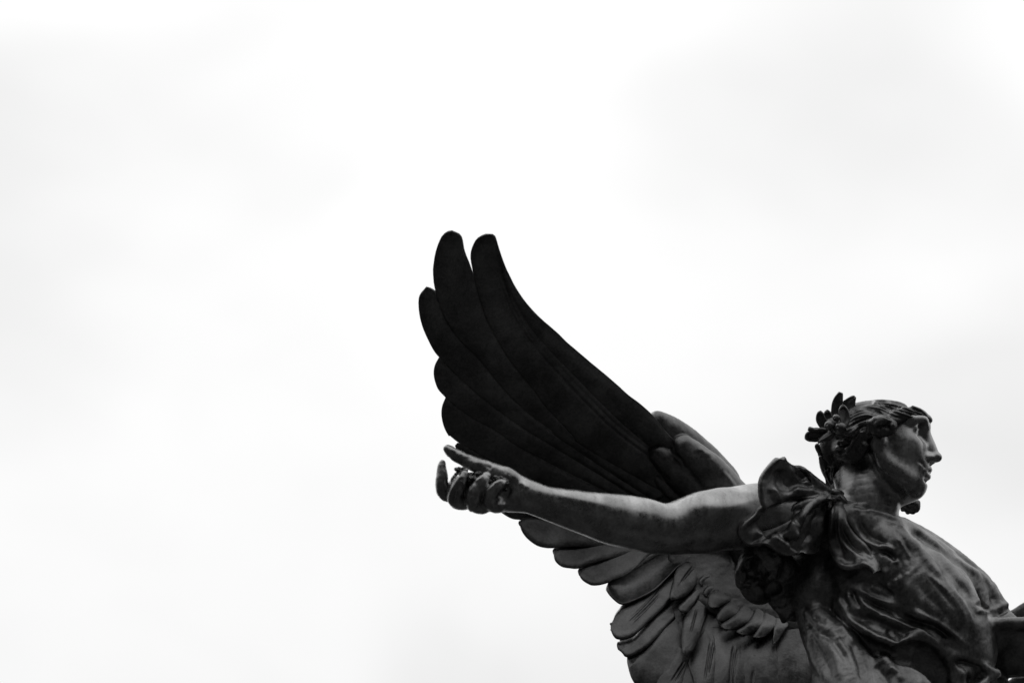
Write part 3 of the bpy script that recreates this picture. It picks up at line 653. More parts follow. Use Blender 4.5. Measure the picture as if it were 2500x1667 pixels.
# fleshy arm of the wing, with the covert lobes above the statue's arm
def build_wing_arm():
    g = Sdf((1560, 985, -400), (2040, 1640, 60), 3.2)
    Z = lambda x, y, dz: float(zw(x, y)) + dz
    C = lambda rows, k=14, **kw: g.chain(upc([(x, y, Z(x, y, dz), r) for x, y, dz, r in rows]), k, **kw)
    # far leading edge hump
    C([(1606, 1030, -34, 28), (1640, 1055, -36, 38), (1676, 1090, -36, 46), (1720, 1140, -30, 54), (1752, 1185, -20, 60)], 10)
    C([(1668, 1092, 24, 32), (1698, 1118, 30, 38), (1735, 1156, 36, 46), (1770, 1205, 40, 54), (1800, 1250, 40, 60), (1830, 1320, 34, 60), (1860, 1400, 20, 54)], 5)
    C([(1609, 1110, 16, 28), (1640, 1134, 20, 40), (1690, 1175, 18, 50), (1740, 1230, 20, 54)], 4)
    C([(1610, 1165, 0, 18), (1640, 1195, 6, 24), (1690, 1215, 10, 40), (1740, 1250, 10, 50)], 4)
    sl = math.atan(0.74); Rw = np.array([[1, 0, 0], [0, math.cos(sl), -math.sin(sl)], [0, math.sin(sl), math.cos(sl)]])
    for cx, cy, rx, ry, rn, dz in ((1810, 1390, 150, 150, 22, -4), (1720, 1335, 100, 110, 20, -2), (1850, 1450, 120, 110, 17, -4), (1760, 1420, 90, 90, 18, -4), (1920, 1440, 90, 120, 18, -4)):
        g.ell(up(np.array([[cx, cy, Z(cx, cy, dz)]]))[0], (rx, ry, rn), Rw, 16)
    C([(1650, 1290, 6, 30), (1720, 1310, 10, 34), (1800, 1330, 10, 40)], 20)
    V, Q = g.mesh(); V = relax(V, Q, 3)
    st = [(u8((1090, 580), (1110, 680), (1160, 800), (1260, 900)), -5, 5), (u8((840, 820), (900, 930), (1010, 1030), (1100, 1090)), -6, 6),
          (u8((1400, 700), (1480, 760), (1560, 800)), 3, 5), (u8((1480, 740), (1600, 880), (1740, 1060), (1800, 1180)), 4, 12), (u8((1300, 800), (1450, 950), (1560, 1150)), -6, 24),
          (u8((1690, 930), (1800, 1060), (1880, 1160)), -2, 5), (u5((1500, 130), (1510, 200), (1590, 290)), -5, 4)]
    sculpt(V, Q, st)
    V += vnormals(V, Q) * (hash_noise(V, 22, 9, 3) * 1.6)[:, None]
    part('wing_arm', V, Q, M_WING, wing)
build_wing_arm()

# ================================================================== robe
u6 = zoom(1900, 1240, 3.672); u4 = zoom(1750, 1080, 4.9); u9 = zoom(1780, 1320, 6.532)
class Front:
    """front depth of an implicit form, for laying cloth on it"""
    def __init__(s, g):
        ins = g.F < 0; nz = g.n[2]
        k = nz - 1 - np.argmax(ins[:, :, ::-1], axis=2); any_ = ins.any(2)
        ki = np.clip(k, 0, nz - 2); ii, jj = np.indices(k.shape)
        f0 = g.F[ii, jj, ki]; f1 = g.F[ii, jj, ki + 1]
        s.z = np.where(any_, g.lo[2] + g.h * (ki + np.clip(f0 / (f0 - f1 - 1e-6), 0, 1)), g.lo[2]); s.g = g
    def __call__(s, x, y):
        x = np.asarray(x, float); y = np.asarray(y, float); z = np.zeros_like(x)
        for _ in range(2):
            kk = (D - z) / D
            a = np.clip((1250 + (x - 1250) * kk - s.g.lo[0]) / s.g.h, 0, s.z.shape[0] - 1.01); b = np.clip((833.5 + (y - 833.5) * kk - s.g.lo[1]) / s.g.h, 0, s.z.shape[1] - 1.01)
            i = a.astype(int); j = b.astype(int); u = a - i; v = b - j
            z = (s.z[i, j] * (1 - u) + s.z[i + 1, j] * u) * (1 - v) + (s.z[i, j + 1] * (1 - u) + s.z[i + 1, j + 1] * u) * v
        return z

def build_robe():
    g = Sdf((1925, 1215, -260), (2660, 1745, 330), 2.8)
    lean = lambda y: 0.36 * max(0.0, y - 1290)
    C = lambda rows, k=20, sub=False, **kw: g.chain(upc([(r[0], r[1], r[2] + lean(r[1]), r[3]) for r in rows]), k, sub, **kw)
    # recessed skirt and side
    C([(1990, 1440, -20, 58), (2012, 1540, -40, 58), (2062, 1620, -40, 66), (2116, 1700, -40, 84), (2140, 1780, -20, 110)], 20)
    C([(2150, 1560, -60, 120), (2190, 1660, -50, 150), (2200, 1800, -20, 170)], 30)
    C([(1985, 1300, -10, 56), (1990, 1370, -20, 60), (1985, 1450, -20, 62)], 20)
    C([(2046, 1266, 70, 40), (2066, 1266, 84, 44), (2112, 1276, 84, 46), (2168, 1292, 64, 40), (2216, 1306, 10, 32)], 16)   # neckline
    # chest, belly, far shoulder
    C([(2060, 1292, 28, 52), (2110, 1330, 40, 74), (2190, 1400, 30, 104), (2270, 1490, 10, 118), (2330, 1590, -20, 104)], 26)
    C([(2130, 1300, 0, 50), (2200, 1322, -28, 52), (2270, 1372, -60, 58), (2335, 1432, -90, 60), (2370, 1490, -110, 58), (2386, 1560, -110, 56)], 18)
    g.chain(upc([(2202, 1285, -60, 24), (2250, 1317, -74, 30), (2304, 1359, -76, 36), (2345, 1398, -74, 42), (2386, 1443, -72, 48), (2402, 1468, -74, 49), (2414, 1494, -76, 47), (2420, 1540, -80, 44)]), 8)   # far sleeve
    g.chain(upc([(2370, 1630, -20, 44), (2424, 1690, 0, 46), (2440, 1760, 20, 46)]), 20)
    g.chain(upc([(2408, 1490, -72, 48), (2436, 1524, -50, 46), (2470, 1552, -30, 44)]), 10)
    g.chain(upc([(2396, 1570, -50, 50), (2450, 1590, -10, 60), (2500, 1592, 6, 61), (2580, 1592, 12, 60)]), 14)
    g.chain(upc([(2384, 1562, -8, 30), (2420, 1556, 18, 34), (2460, 1552, 36, 36), (2580, 1550, 50, 36)]), 24); g.chain(upc([(2380, 1534, 10, 12), (2410, 1525, 48, 14), (2450, 1522, 80, 15), (2500, 1520, 96, 15), (2580, 1519, 106, 15)]), 34)
    g.chain(upc([(2150, 1300, 26, 46), (2226, 1344, 14, 52), (2298, 1404, -12, 54), (2350, 1458, -50, 54)]), 24)
    g.ell(up(np.array([[2185., 1330, 104]]))[0], (62, 42, 44), rotz(32), 22)        # near breast
    g.ell(up(np.array([[2330., 1440, 44]]))[0], (46, 62, 56), rotz(-28), 20)
    C([(2080, 1400, 10, 70), (2120, 1490, 10, 84), (2200, 1570, 10, 80)], 22)
    # rolled hem of the blouse and the dark hollows beneath it
    hem = [p + (z, r) for p, (z, r) in zip(u6((560, 880), (680, 1020), (820, 1130), (1000, 1195), (1090, 1200), (1240, 1172), (1350, 1195), (1440, 1255), (1540, 1340)), ((52, 16), (66, 15), (80, 14), (92, 12), (98, 12), (98, 13), (92, 13), (84, 13), (70, 14)))]
    C(hem, 16)
    C([p + (z, r) for p, (z, r) in zip(u6((1100, 1330), (1250, 1330), (1400, 1450), (1480, 1640)), ((95, 30), (98, 38), (86, 42), (70, 44)))], 8, True)
    C([p + (z, r) for p, (z, r) in zip(u6((650, 1110), (780, 1220), (930, 1290)), ((62, 12), (74, 18), (80, 22)))], 10, True)
    C([p + (z, r) for p, (z, r) in zip(u6((1480, 1290), (1600, 1330), (1780, 1400), (1950, 1475)), ((78, 12), (70, 14), (50, 13), (28, 9)))], 10)
    C([p + (z, r) for p, (z, r) in zip(u6((1550, 1360), (1590, 1450), (1620, 1600)), ((68, 12), (62, 15), (50, 20)))], 12)
    C([p + (z, r) for p, (z, r) in zip(u6((1960, 1480), (1860, 1530), (1780, 1640)), ((26, 9), (34, 12), (40, 16)))], 10)
    # front skirt band
    C([p + (z, r) for p, (z, r) in zip(u6((330, 960), (420, 1130), (520, 1320), (600, 1560), (640, 1800)), ((22, 26), (30, 48), (34, 66), (40, 80), (44, 90)))], 16)
    C([p + (z, r) for p, (z, r) in zip(u6((600, 1060), (700, 1210), (780, 1340), (830, 1560), (850, 1750)), ((50, 8), (62, 9), (74, 10), (84, 11), (88, 12)))], 12)
    fr = Front(g)
    V, Q = largest(*g.mesh()); V = relax(V, Q, 3)
    st = []
    G = lambda pts, h, w, w2=None, **k: st.append((u6(*pts), h * 1.25, w * 1.05, dict(w2=w2 and w2 * 1.05, **k)))
    # neckline folds
    G([(640, 60), (720, 10), (860, 20), (1000, 70), (1100, 130)], 4, 6); G([(700, 0), (900, -10), (1060, 50)], -4, 4); G([(720, -30), (860, -30), (1000, 20)], 3, 5)
    G([(600, -60), (760, -60), (900, -40), (1040, 20), (1160, 90)], -3.5, 3); G([(600, -40), (760, -42), (920, -14), (1060, 44)], 3, 4); G([(640, -20), (800, -16), (960, 20)], -3, 3); G([(680, 14), (840, 0), (980, 40)], -3, 4)
    # breast folds
    G([(760, 60), (740, 130), (800, 230), (930, 300), (1000, 350)], -8, 6, 9); G([(640, 70), (680, 160), (760, 280), (880, 340), (1000, 380)], 6, 8); G([(620, 120), (660, 250), (760, 330), (880, 400)], -7, 5)
    G([(560, 100), (600, 260), (700, 370), (830, 430)], 5, 8); G([(540, 200), (590, 330), (680, 420), (820, 480)], -6, 5)
    G([(890, 400), (960, 390), (1030, 430), (1060, 480)], -9, 6); G([(880, 350), (980, 350), (1050, 400)], 5, 6); G([(1050, 470), (1060, 560), (1050, 660)], -4, 5)
    G([(960, 50), (1080, 110), (1170, 230), (1210, 330)], 4, 8); G([(1010, 150), (1110, 260), (1180, 400), (1200, 470)], -3, 5); G([(1060, 250), (1150, 380), (1190, 450)], 2, 4)
    G([(1080, 400), (1100, 520), (1090, 640)], -4, 6); G([(1160, 420), (1180, 520), (1150, 600)], -3, 7)
    # sternum to far side
    G([(1100, 100), (1250, 250), (1400, 400), (1500, 560), (1560, 700)], -6, 8); G([(1180, 230), (1300, 420), (1420, 560), (1480, 640)], 4, 9)
    G([(1180, 140), (1300, 230), (1440, 340), (1530, 430)], 3.5, 5); G([(1200, 190), (1330, 290), (1460, 390)], -3, 4); G([(1280, 260), (1400, 360), (1500, 480)], -3, 4); G([(1330, 330), (1480, 480), (1560, 620)], -3, 5)
    G([(1520, 400), (1640, 500), (1760, 570), (1880, 660), (1930, 760)], 5, 7); G([(1560, 380), (1700, 480), (1820, 560)], -3, 4)
    G([(1540, 520), (1580, 620), (1700, 720), (1800, 860)], -4, 8); G([(1480, 660), (1600, 760), (1700, 900), (1740, 1060), (1740, 1150)], 5, 10); G([(1560, 640), (1680, 760), (1780, 920), (1820, 1040)], -8, 10)
    G([(1240, 560), (1400, 660), (1560, 800), (1660, 960), (1720, 1120)], 3.5, 9); G([(1210, 600), (1320, 760), (1480, 920), (1600, 1080)], -3, 9); G([(1300, 580), (1460, 740), (1600, 920)], -2.5, 5)
    G([(1180, 700), (1260, 880), (1400, 1010)], -3, 8); G([(1140, 620), (1200, 760), (1330, 900)], 2.5, 8); G([(960, 520), (980, 660), (1040, 760)], 3, 10)
    G([(1800, 900), (1850, 930), (1890, 945)], 5, 6); G([(1780, 830), (1860, 900), (1900, 920)], -5, 5); G([(1900, 560), (1930, 700), (1910, 880)], -4, 6)
    # diagonal belly folds
    G([(680, 740), (770, 860), (880, 940), (1020, 1000), (1300, 1120), (1480, 1240)], 9, 7, 10); G([(700, 700), (820, 800), (1000, 850), (1130, 890)], 8, 8); G([(720, 760), (860, 850), (1010, 920), (1080, 960)], -8, 6)
    G([(1060, 950), (1250, 1025), (1420, 1080), (1600, 1210)], -12, 8); G([(1140, 890), (1300, 960), (1440, 1040), (1600, 1160), (1700, 1260)], 6, 8)
    G([(590, 900), (640, 990), (760, 1080), (900, 1160), (1020, 1190)], 6, 7); G([(640, 900), (740, 980), (880, 1010), (1000, 1060), (1180, 1130)], -8, 9); G([(760, 990), (850, 960), (960, 940)], -3, 8)
    G([(650, 720), (700, 830), (760, 900)], -7, 6); G([(620, 750), (650, 860), (700, 960)], 5, 7); G([(560, 760), (600, 840), (640, 900)], -5, 6)
    G([(860, 660), (940, 720), (1060, 800)], -4, 5); G([(820, 700), (930, 760)], 3, 5); G([(970, 690), (1000, 700)], 3, 4)
    G([(1100, 1200), (1020, 1130), (960, 1080)], -6, 8); G([(1160, 1150), (1040, 1080)], -4, 7)
    # skirt band
    G([(230, 920), (300, 1060), (420, 1130), (560, 1140), (640, 1130)], -6, 10); G([(360, 1080), (470, 1180), (560, 1280), (640, 1420)], -3.5, 7); G([(240, 1050), (330, 1220), (440, 1400), (500, 1560)], -5, 8)
    G([(200, 1120), (280, 1300), (380, 1460), (440, 1600)], 5, 9); G([(430, 1200), (520, 1340), (560, 1560)], 3, 9); G([(300, 960), (380, 1000), (440, 1010)], -4, 6); G([(640, 1160), (690, 1280), (740, 1420), (760, 1580)], -5, 9)
    G([(540, 1000), (600, 1100), (700, 1230)], 4, 6); G([(130, 1080), (200, 1220), (270, 1360)], -4, 7); G([(480, 1100), (560, 1200), (620, 1330)], 2.5, 6)
    G([(870, 1270), (980, 1380), (1060, 1500)], 5, 12); G([(930, 1250), (1060, 1340)], -5, 9); G([(860, 1400), (940, 1500), (1000, 1600)], -5, 9); G([(960, 1430), (1060, 1470), (1120, 1560)], 4, 8)
    # right wedge
    G([(1560, 1370), (1700, 1400), (1860, 1460)], -9, 9); G([(1620, 1470), (1700, 1480), (1760, 1520)], 5, 12); G([(1700, 1560), (1800, 1510), (1900, 1480)], -5, 8)
    # far sleeve
    G([(1960, 660), (2000, 760), (2010, 860)], -3, 6); G([(1880, 920), (1960, 900), (2040, 860), (2090, 880)], 4, 6); G([(1960, 960), (2020, 930), (2080, 890)], -5, 5)
    sculpt(V, Q, st, 10)
    V = relax(V, Q, 2, 0.5, -0.3)
    Nn = vnormals(V, Q)
    # hammered, streaky drapery surface
    V += Nn * (hash_noise(V * np.array([1, 1, 1]), 30, 12, 3) * 1.1)[:, None]
    W2 = V @ np.array([[0.78, -0.62, 0], [0.62, 0.78, 0], [0, 0, 1]]).T
    V += Nn * (hash_noise(W2 / np.array([6.0, 1, 1.5]), 9, 21, 2) * 0.9)[:, None]
    part('robe', V, Q, M_CLOTH, statue)
    return fr
def rotz(a):
    a = math.radians(a); return np.array([[math.cos(a), -math.sin(a), 0], [math.sin(a), math.cos(a), 0], [0, 0, 1]])
robe_front = build_robe()
robe = bpy.data.objects['robe']

def cloth_part(name, G, thick, st, noise_amp=1.2, seed=0):
    V, Q = sheet(G, thick)
    sculpt(V, Q, st, 8)
    V += vnormals(V, Q) * (hash_noise(V, 16, seed, 3) * noise_amp)[:, None]
    return part(name, V, Q, M_CLOTH, robe)

# flared sleeve gathered at the shoulder knot
def build_sleeve():
    K = np.array([2029.0, 1203, 92])
    hem = [(2024, 1199, 90), (2003, 1190, 96), (1977, 1176, 104), (1970, 1162, 112), (1962, 1151, 116), (1950, 1145, 112), (1934, 1143, 118), (1930, 1135, 128), (1926, 1128, 160), (1914, 1122, 180), (1906, 1120, 194), (1896, 1124, 206), (1880, 1141, 218), (1865, 1162, 226),
           (1859, 1178, 230), (1858, 1198, 232), (1861, 1223, 228), (1866, 1240, 220), (1852, 1250, 208), (1832, 1268, 214), (1811, 1288, 216), (1806, 1303, 214), (1814, 1319, 206), (1828, 1328, 202), (1846, 1326, 204), (1864, 1325, 208), (1881, 1333, 210), (1901, 1347, 206), (1924, 1356, 196), (1944, 1351, 180), (1964, 1351, 160), (1985, 1352, 135), (2000, 1345, 112)]
    nh, nr = 260, 90
    Hc = catmull(np.array(hem, float), nh)
    r = np.linspace(0.02, 1, nr)[None, :, None]
    G = K + (Hc[:, None, :] - K) * r
    rr = r[..., 0]
    th = np.linspace(0, 1, nh)[:, None]
    G[..., 2] += 26 * np.sin(math.pi * rr) * np.sin(math.pi * np.clip((th - 0.25) / 0.75, 0, 1)) - 34 * np.sin(math.pi * np.clip(rr * 1.0, 0, 1)) * np.exp(-((th - 0.30) / 0.12) ** 2) - 52 * np.sin(math.pi * rr ** 1.4) ** 2 * np.exp(-((th - 0.55) / 0.10) ** 2)
    # rim turned outwards
    G[..., 2] += 3 * np.clip((rr - 0.9) / 0.1, 0, 1) ** 2
    G = up(G)
    st = []
    A = lambda pts, h, w, w2=None, **k: st.append((u4(*pts), h, w, dict(w2=w2, **k)))
    A([(1330, 600), (1150, 590), (980, 565), (880, 540)], 6, 7); A([(1290, 625), (1150, 640), (950, 690), (700, 740)], -6, 7)
    A([(1280, 660), (1120, 690), (960, 770), (850, 880)], 10, 9); A([(760, 300), (770, 420), (820, 520), (960, 570)], -14, 14); A([(880, 260), (900, 380), (1000, 470), (1120, 540)], 8, 8)
    A([(680, 520), (720, 600), (760, 700), (830, 740)], 5, 7); A([(650, 560), (660, 660), (720, 760)], -5, 8); A([(940, 340), (1000, 430), (1060, 470)], -7, 7); A([(1040, 400), (1100, 490), (1200, 560)], 5, 6)
    A([(560, 420), (548, 560), (560, 700), (580, 800), (480, 880), (360, 980), (300, 1060)], 3, 5, tap=(.1, .1))
    A([(620, 760), (700, 880), (660, 980), (520, 1020)], -26, 24); A([(1000, 740), (900, 850), (830, 980), (810, 1080)], -9, 7)
    A([(1370, 630), (1250, 690), (1120, 780), (1040, 880), (1000, 980), (960, 1030)], 17, 8, 11, tap=(.1, .3)); A([(1280, 770), (1180, 860), (1120, 960), (1100, 1080), (1090, 1200)], -15, 15)
    A([(940, 930), (900, 1020), (930, 1100), (1010, 1110)], 12, 16); A([(820, 1100), (850, 1175), (960, 1215), (1040, 1180), (1080, 1080)], -17, 9); A([(850, 1200), (980, 1270), (1080, 1300)], -14, 10)
    A([(330, 1130), (450, 1090), (600, 1100)], 5, 10); A([(560, 1180), (700, 1160), (820, 1230), (950, 1300), (1060, 1335)], 10, 10); A([(470, 1010), (600, 1040), (740, 1100)], -6, 12); A([(640, 1110), (760, 1130)], 4, 9)
    A([(1300, 760), (1260, 950), (1240, 1150)], 9, 9); A([(1360, 720), (1340, 900)], -10, 8); A([(1330, 690), (1180, 800), (1060, 930)], -4, 4)
    cloth_part('sleeve', G, 10, st, 0.9, 31)
build_sleeve()

# overfold falling from the knot across the breast
def build_overfold():
    L = u4((1385, 620), (1372, 740), (1362, 870), (1338, 1000), (1328, 1120), (1338, 1250), (1390, 1390), (1470, 1475), (1550, 1502), (1640, 1482), (1730, 1452), (1830, 1474), (1905, 1545))
    R = u4((1470, 640), (1540, 700), (1600, 790), (1660, 880), (1720, 960), (1790, 1030), (1850, 1100), (1900, 1160), (1940, 1210), (1960, 1270), (1975, 1340), (1985, 1420), (1990, 1520))
    n, m = 110, 60
    a = catmull(np.array(L, float), n); b = catmull(np.array(R, float), n)
    t = np.linspace(0, 1, m)[None, :, None]; P = a[:, None] * (1 - t) + b[:, None] * t
    z = robe_front(P[..., 0], P[..., 1]); z = np.maximum(z, 40)
    tt = t[..., 0]; u = np.linspace(0, 1, n)[:, None]
    lift = 30 * np.clip(1 - tt / 0.75, 0, 1) ** 0.8 + 4 - 34 * np.clip((tt - 0.72) / 0.28, 0, 1)
    z = np.maximum(z + lift, 112 - 40 * u + 0 * tt)
    for _ in range(8): z[1:-1, 1:-1] = (z[1:-1, 1:-1] * 2 + z[:-2, 1:-1] + z[2:, 1:-1] + z[1:-1, :-2] + z[1:-1, 2:]) / 6
    G = up(np.concatenate([P, z[..., None]], -1))
    st = []
    A = lambda pts, h, w, w2=None, **k: st.append((u4(*pts), h, w, dict(w2=w2, **k)))
    A([(1400, 700), (1385, 900), (1370, 1120), (1400, 1290), (1470, 1400)], 8, 8); A([(1430, 720), (1425, 950), (1420, 1130), (1470, 1270), (1540, 1370)], -9, 6)
    A([(1470, 820), (1465, 1000), (1500, 1150), (1590, 1280), (1680, 1360)], 7, 7); A([(1480, 900), (1500, 1060), (1570, 1190), (1680, 1290), (1790, 1360)], -9, 6)
    A([(1520, 880), (1560, 1020), (1650, 1140), (1770, 1230), (1880, 1290)], 6, 8); A([(1560, 860), (1620, 990), (1720, 1100), (1850, 1180)], -8, 6); A([(1600, 830), (1690, 960), (1800, 1060)], 6, 8)
    A([(1400, 1380), (1480, 1455), (1560, 1480), (1640, 1460), (1740, 1430), (1850, 1470)], 6, 7); A([(1450, 1330), (1560, 1410), (1680, 1410)], -5, 8); A([(1700, 1250), (1800, 1330), (1900, 1370)], -5, 7)
    cloth_part('overfold', G, 12, st, 0.9, 33)
build_overfold()

# knot at the shoulder
def build_knot():
    g = Sdf((2000, 1180, 30), (2090, 1290, 160), 1.4)
    g.chain(upc(u4((1370, 598, 88, 7), (1410, 592, 96, 8.5), (1460, 600, 92, 8), (1500, 612, 80, 6))), 3)
    g.chain(upc(u4((1440, 640, 92, 9), (1480, 690, 94, 14), (1490, 760, 92, 17), (1470, 850, 84, 18), (1450, 960, 72, 14))), 6)
    V, Q = g.mesh()
    st = [(u4((1420, 680), (1435, 780), (1425, 900)), -3, 3), (u4((1465, 640), (1500, 720), (1490, 860)), -2.2, 2.6)]
    sculpt(V, Q, st); V += vnormals(V, Q) * (hash_noise(V, 8, 71, 2) * 0.8)[:, None]
    part('knot', V, Q, M_CLOTH, robe)
build_knot()

# gathered cloth hanging beneath the sleeve
def build_gather():
    g = Sdf((1785, 1325, -70), (2010, 1540, 200), 2.2)
    C = lambda pts, k=8, sub=False: g.chain(upc(pts), k, sub)
    C(u9((440, 120, 110, 18), (330, 300, 104, 26), (280, 480, 96, 24), (300, 640, 84, 26)), 8)
    C(u9((560, 180, 130, 30), (620, 330, 128, 32), (680, 480, 110, 22), (690, 590, 100, 9)), 6)
    C(u9((330, 620, 84, 26), (400, 740, 72, 34), (480, 820, 64, 30), (560, 850, 56, 22)), 10)
    C(u9((700, 300, 90, 40), (800, 520, 60, 50), (850, 760, 30, 44)), 12)
    C(u9((740, 820, 40, 26), (830, 940, 40, 30), (900, 1060, 36, 26), (890, 1180, 26, 16), (870, 1270, 18, 7)), 8)
    C(u9((960, 500, 20, 40), (1060, 760, 0, 50), (1060, 1000, -10, 44)), 14)
    C(u9((430, 130, 134, 9), (330, 230, 140, 10), (230, 300, 132, 9), (180, 420, 122, 9), (145, 560, 108, 9), (160, 690, 96, 9)), 5); C(u9((200, 460, 124, 9), (240, 540, 120, 12), (210, 620, 110, 9)), 5)
    C(u9((170, 690, 96, 7), (260, 690, 106, 8), (360, 700, 104, 8), (430, 640, 108, 8), (470, 540, 116, 7)), 4)
    C(u9((430, 360, 138, 20), (520, 440, 126, 24), (420, 540, 120, 16)), 8, True)
    C(u9((560, 650, 100, 14), (700, 720, 88, 22), (640, 800, 80, 18)), 8, True)
    V, Q = g.mesh(); V = relax(V, Q, 1)
    st = []
    A = lambda pts, h, w, w2=None, **k: st.append((u9(*pts), h, w, dict(w2=w2, **k)))
    A([(440, 140), (370, 230), (260, 270), (200, 380), (150, 520)], 6, 4); A([(300, 310), (240, 400), (200, 520)], -6, 5); A([(290, 440), (330, 530), (280, 600)], -6, 5)
    A([(440, 520), (490, 560), (530, 640)], 7, 5); A([(160, 640), (260, 690), (380, 700)], 4, 5); A([(200, 740), (330, 800), (420, 900)], -3, 5); A([(560, 590), (620, 560), (690, 640)], 5, 5)
    A([(600, 470), (580, 560)], -4, 4); A([(680, 470), (660, 570)], -4, 4); A([(760, 420), (740, 540), (700, 620)], 4, 4); A([(700, 130), (790, 260), (830, 420)], 5, 5)
    A([(700, 1050), (800, 1100), (900, 1080), (980, 1000)], -5, 6); A([(1040, 920), (1050, 1050), (950, 1180), (890, 1280)], 5, 6)
    sculpt(V, Q, st, 8)
    V += vnormals(V, Q) * (hash_noise(V, 12, 41, 3) * 1.6)[:, None]
    part('gathered_fold', V, Q, M_CLOTH, robe)
build_gather()

# skirt falling to the plinth, below the picture
def build_skirt():
    down = np.array([0, CP, SP]); top = np.array([2170.0, 1690, 130])
    rows = []
    for s, rx, rz in ((0, 205, 90), (250, 240, 150), (700, 270, 190), (1200, 310, 230), (1540, 330, 250)):
        a = np.linspace(0, 2 * math.pi, 97)
        f = 1 + 0.05 * np.sin(11 * a + s * .002) + 0.03 * np.sin(23 * a + 1)
        c = top + down * s + np.array([0, 0, -70 if s == 0 else -90])
        fwd = np.array([0, -SP, CP])
        rows.append(c + np.outer(np.cos(a) * rx * f, [1, 0, 0]) + np.outer(np.sin(a) * rz * f, fwd))
    R = np.array(rows); u = np.linspace(0, len(R) - 1, 40)
    G = np.stack([catmull(R[:, j], 40) for j in range(R.shape[1])], 1)
    nu, nv = G.shape[:2]; idx = np.arange(nu * nv).reshape(nu, nv)
    Q = np.stack([idx[:-1, :-1], idx[1:, :-1], idx[1:, 1:], idx[:-1, 1:]], -1).reshape(-1, 4)
    part('skirt', G.reshape(-1, 3), Q, M_CLOTH, robe)
build_skirt()

# ================================================================== far wing, only its near edge in the picture
far_wing = bpy.data.objects.new('wing', None); COL.objects.link(far_wing); far_wing.parent = statue
def fz(x, y): return -300 + 0.0 * np.asarray(x) + 0.3 * (np.asarray(x) - 2480) * 0.2
for i in range(6):
    y0 = 1484 + 34 * i
    feather([(2340, y0 + 20), (2452, y0 + 10), (2500, y0 - 14), (2600, y0 - 70 + 24 * i), (2720, y0 - 170 + 30 * i), (2820, y0 - 300 + 36 * i), (2870, y0 - 420 + 44 * i)],
            [(2330, y0 + 52), (2440, y0 + 36), (2520, y0 + 32), (2630, y0 - 10 + 24 * i), (2760, y0 - 100 + 30 * i), (2850, y0 - 240 + 36 * i), (2870, y0 - 420 + 44 * i)], lift=-6 * i, camber=8, seed=60 + i, parent=far_wing, zf=fz)

# ================================================================== plinth and ground (below the picture)
def box_frustum(name, z0, z1, w0, w1, mat, parent, cx, cy):
    me = bpy.data.meshes.new(name)
    v = [(cx + sx * w, cy + sy * w, z) for z, w in ((z0, w0), (z1, w1)) for sx, sy in ((-1, -1), (1, -1), (1, 1), (-1, 1))]
    f = [(3, 2, 1, 0), (4, 5, 6, 7)] + [(i, (i + 1) % 4, 4 + (i + 1) % 4, 4 + i) for i in range(4)]
    me.from_pydata(v, [], f); me.materials.append(mat)
    o = bpy.data.objects.new(name, me); COL.objects.link(o)
    if parent: o.parent = parent; bpy.context.view_layer.update(); o.matrix_parent_inverse = parent.matrix_world.inverted()
    return o
def plain(name, base, rough, scale):
    m = bpy.data.materials.new(name); m.use_nodes = True; t = m.node_tree; b = t.nodes['Principled BSDF']
    co = N(t, 'ShaderNodeTexCoord').outputs['Object']
    v = mth(t, 'MULTIPLY', mrange(t, noise(t, co, scale, 5, 0.6), 0.3, 0.7, 0.7, 1.3), base)
    cc = N(t, 'ShaderNodeCombineColor')
    for i in range(3): t.links.new(v, cc.inputs[i])
    t.links.new(cc.outputs[0], b.inputs['Base Color']); b.inputs['Roughness'].default_value = rough
    return m
GROUND = plain('ground', 0.014, 0.9, 0.6)
STONE = plain('stone', 0.07, 0.85, 5)
me = bpy.data.meshes.new('ground'); gs = 3000
me.from_pydata([(-gs, -gs, 0), (gs, -gs, 0), (gs, gs, 0), (-gs, gs, 0)], [], [(0, 1, 2, 3)]); me.materials.append(GROUND)
go = bpy.data.objects.new('ground', me); COL.objects.link(go); go['kind'] = 'structure'
bx, by, bz = base_pt
ped = box_frustum('pedestal', 0.0, bz, 0.75, 0.6, STONE, None, bx, by); ped['kind'] = 'structure'

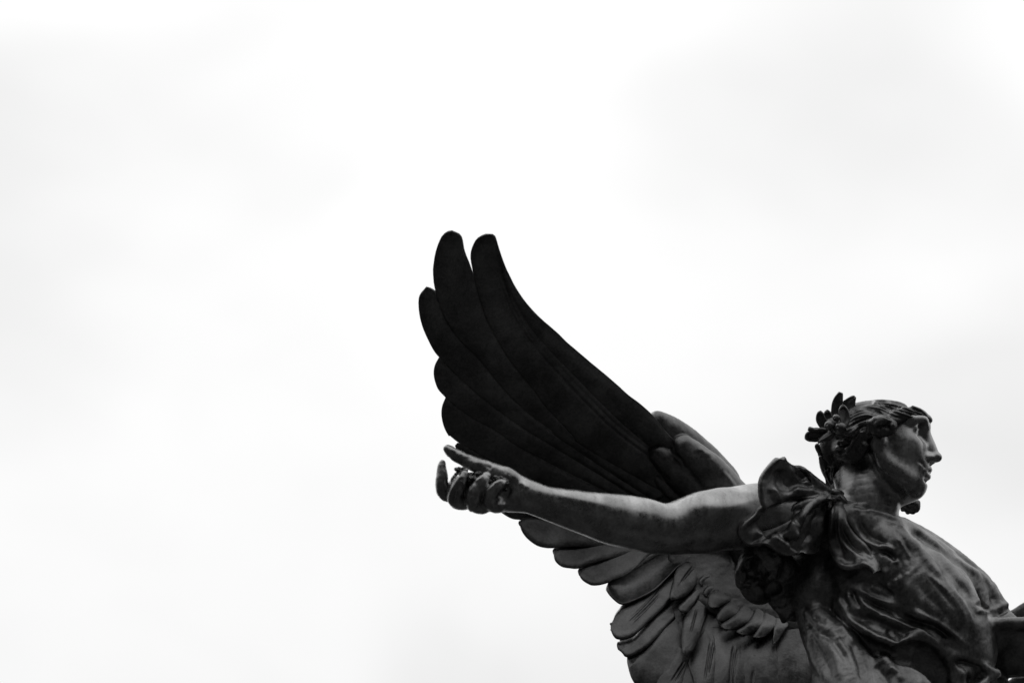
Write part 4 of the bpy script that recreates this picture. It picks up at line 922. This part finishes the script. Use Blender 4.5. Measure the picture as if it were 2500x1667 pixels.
# unseen trees added round the monument to darken the low sky the bronze mirrors
def build_added_trees():
    rng = np.random.default_rng(8); Vs, Fs, n0 = [], [], 0
    nu, nv = 12, 18
    a = np.linspace(0.0, math.pi, nu)[:, None]; b = np.linspace(0, 2 * math.pi, nv, endpoint=False)[None, :]
    sph = np.stack([np.sin(a) * np.cos(b), np.sin(a) * np.sin(b), np.cos(a) * np.ones_like(b)], -1).reshape(-1, 3)
    idx = np.arange(nu * nv).reshape(nu, nv)
    fq = np.stack([idx[:-1], idx[1:], np.roll(idx[1:], -1, 1), np.roll(idx[:-1], -1, 1)], -1).reshape(-1, 4)
    cyl = [(math.cos(t) * r, math.sin(t) * r, z) for z, r in ((0, 0.45), (9, 0.25)) for t in np.linspace(0, 2 * math.pi, 8, endpoint=False)]
    fc = np.array([(i, (i + 1) % 8, 8 + (i + 1) % 8, 8 + i) for i in range(8)])
    for ring, cnt, hh in ((36, 30, 19), (42, 36, 23), (50, 44, 26)):
        for i in range(cnt):
            t = (i + rng.uniform(-.3, .3)) / cnt * 2 * math.pi; r = ring + rng.uniform(-2, 2); x, y = bx + r * math.cos(t), by + r * math.sin(t); h = hh * rng.uniform(.86, 1.1) * (0.62 if math.sin(t) > 0.1 else 1.0)  # added trees kept lower behind, so low sky rims the arm
            Vs.append(np.array(cyl) + (x, y, 0)); Fs.append(fc + n0); n0 += 16
            for _ in range(4):
                c = np.array([x + rng.uniform(-2, 2), y + rng.uniform(-2, 2), h - rng.uniform(3.5, h * .55)]); R = rng.uniform(2.6, 4.2)
                v = sph * (R * (1 + 0.45 * hash_noise(sph * 10 + rng.uniform(0, 50, 3), 4.0, 5, 3)))[:, None] * (1, 1, rng.uniform(.9, 1.3)) + c
                v[:, 2] = np.minimum(v[:, 2], h)
                Vs.append(v); Fs.append(fq + n0); n0 += len(v)
    me = bpy.data.meshes.new('added_trees'); me.from_pydata(np.vstack(Vs).tolist(), [], np.vstack(Fs).tolist()); me.validate(); me.materials.append(plain('foliage', 0.04, 0.8, 1.2))
    o = bpy.data.objects.new('added_trees', me); COL.objects.link(o); o['kind'] = 'stuff'
build_added_trees()
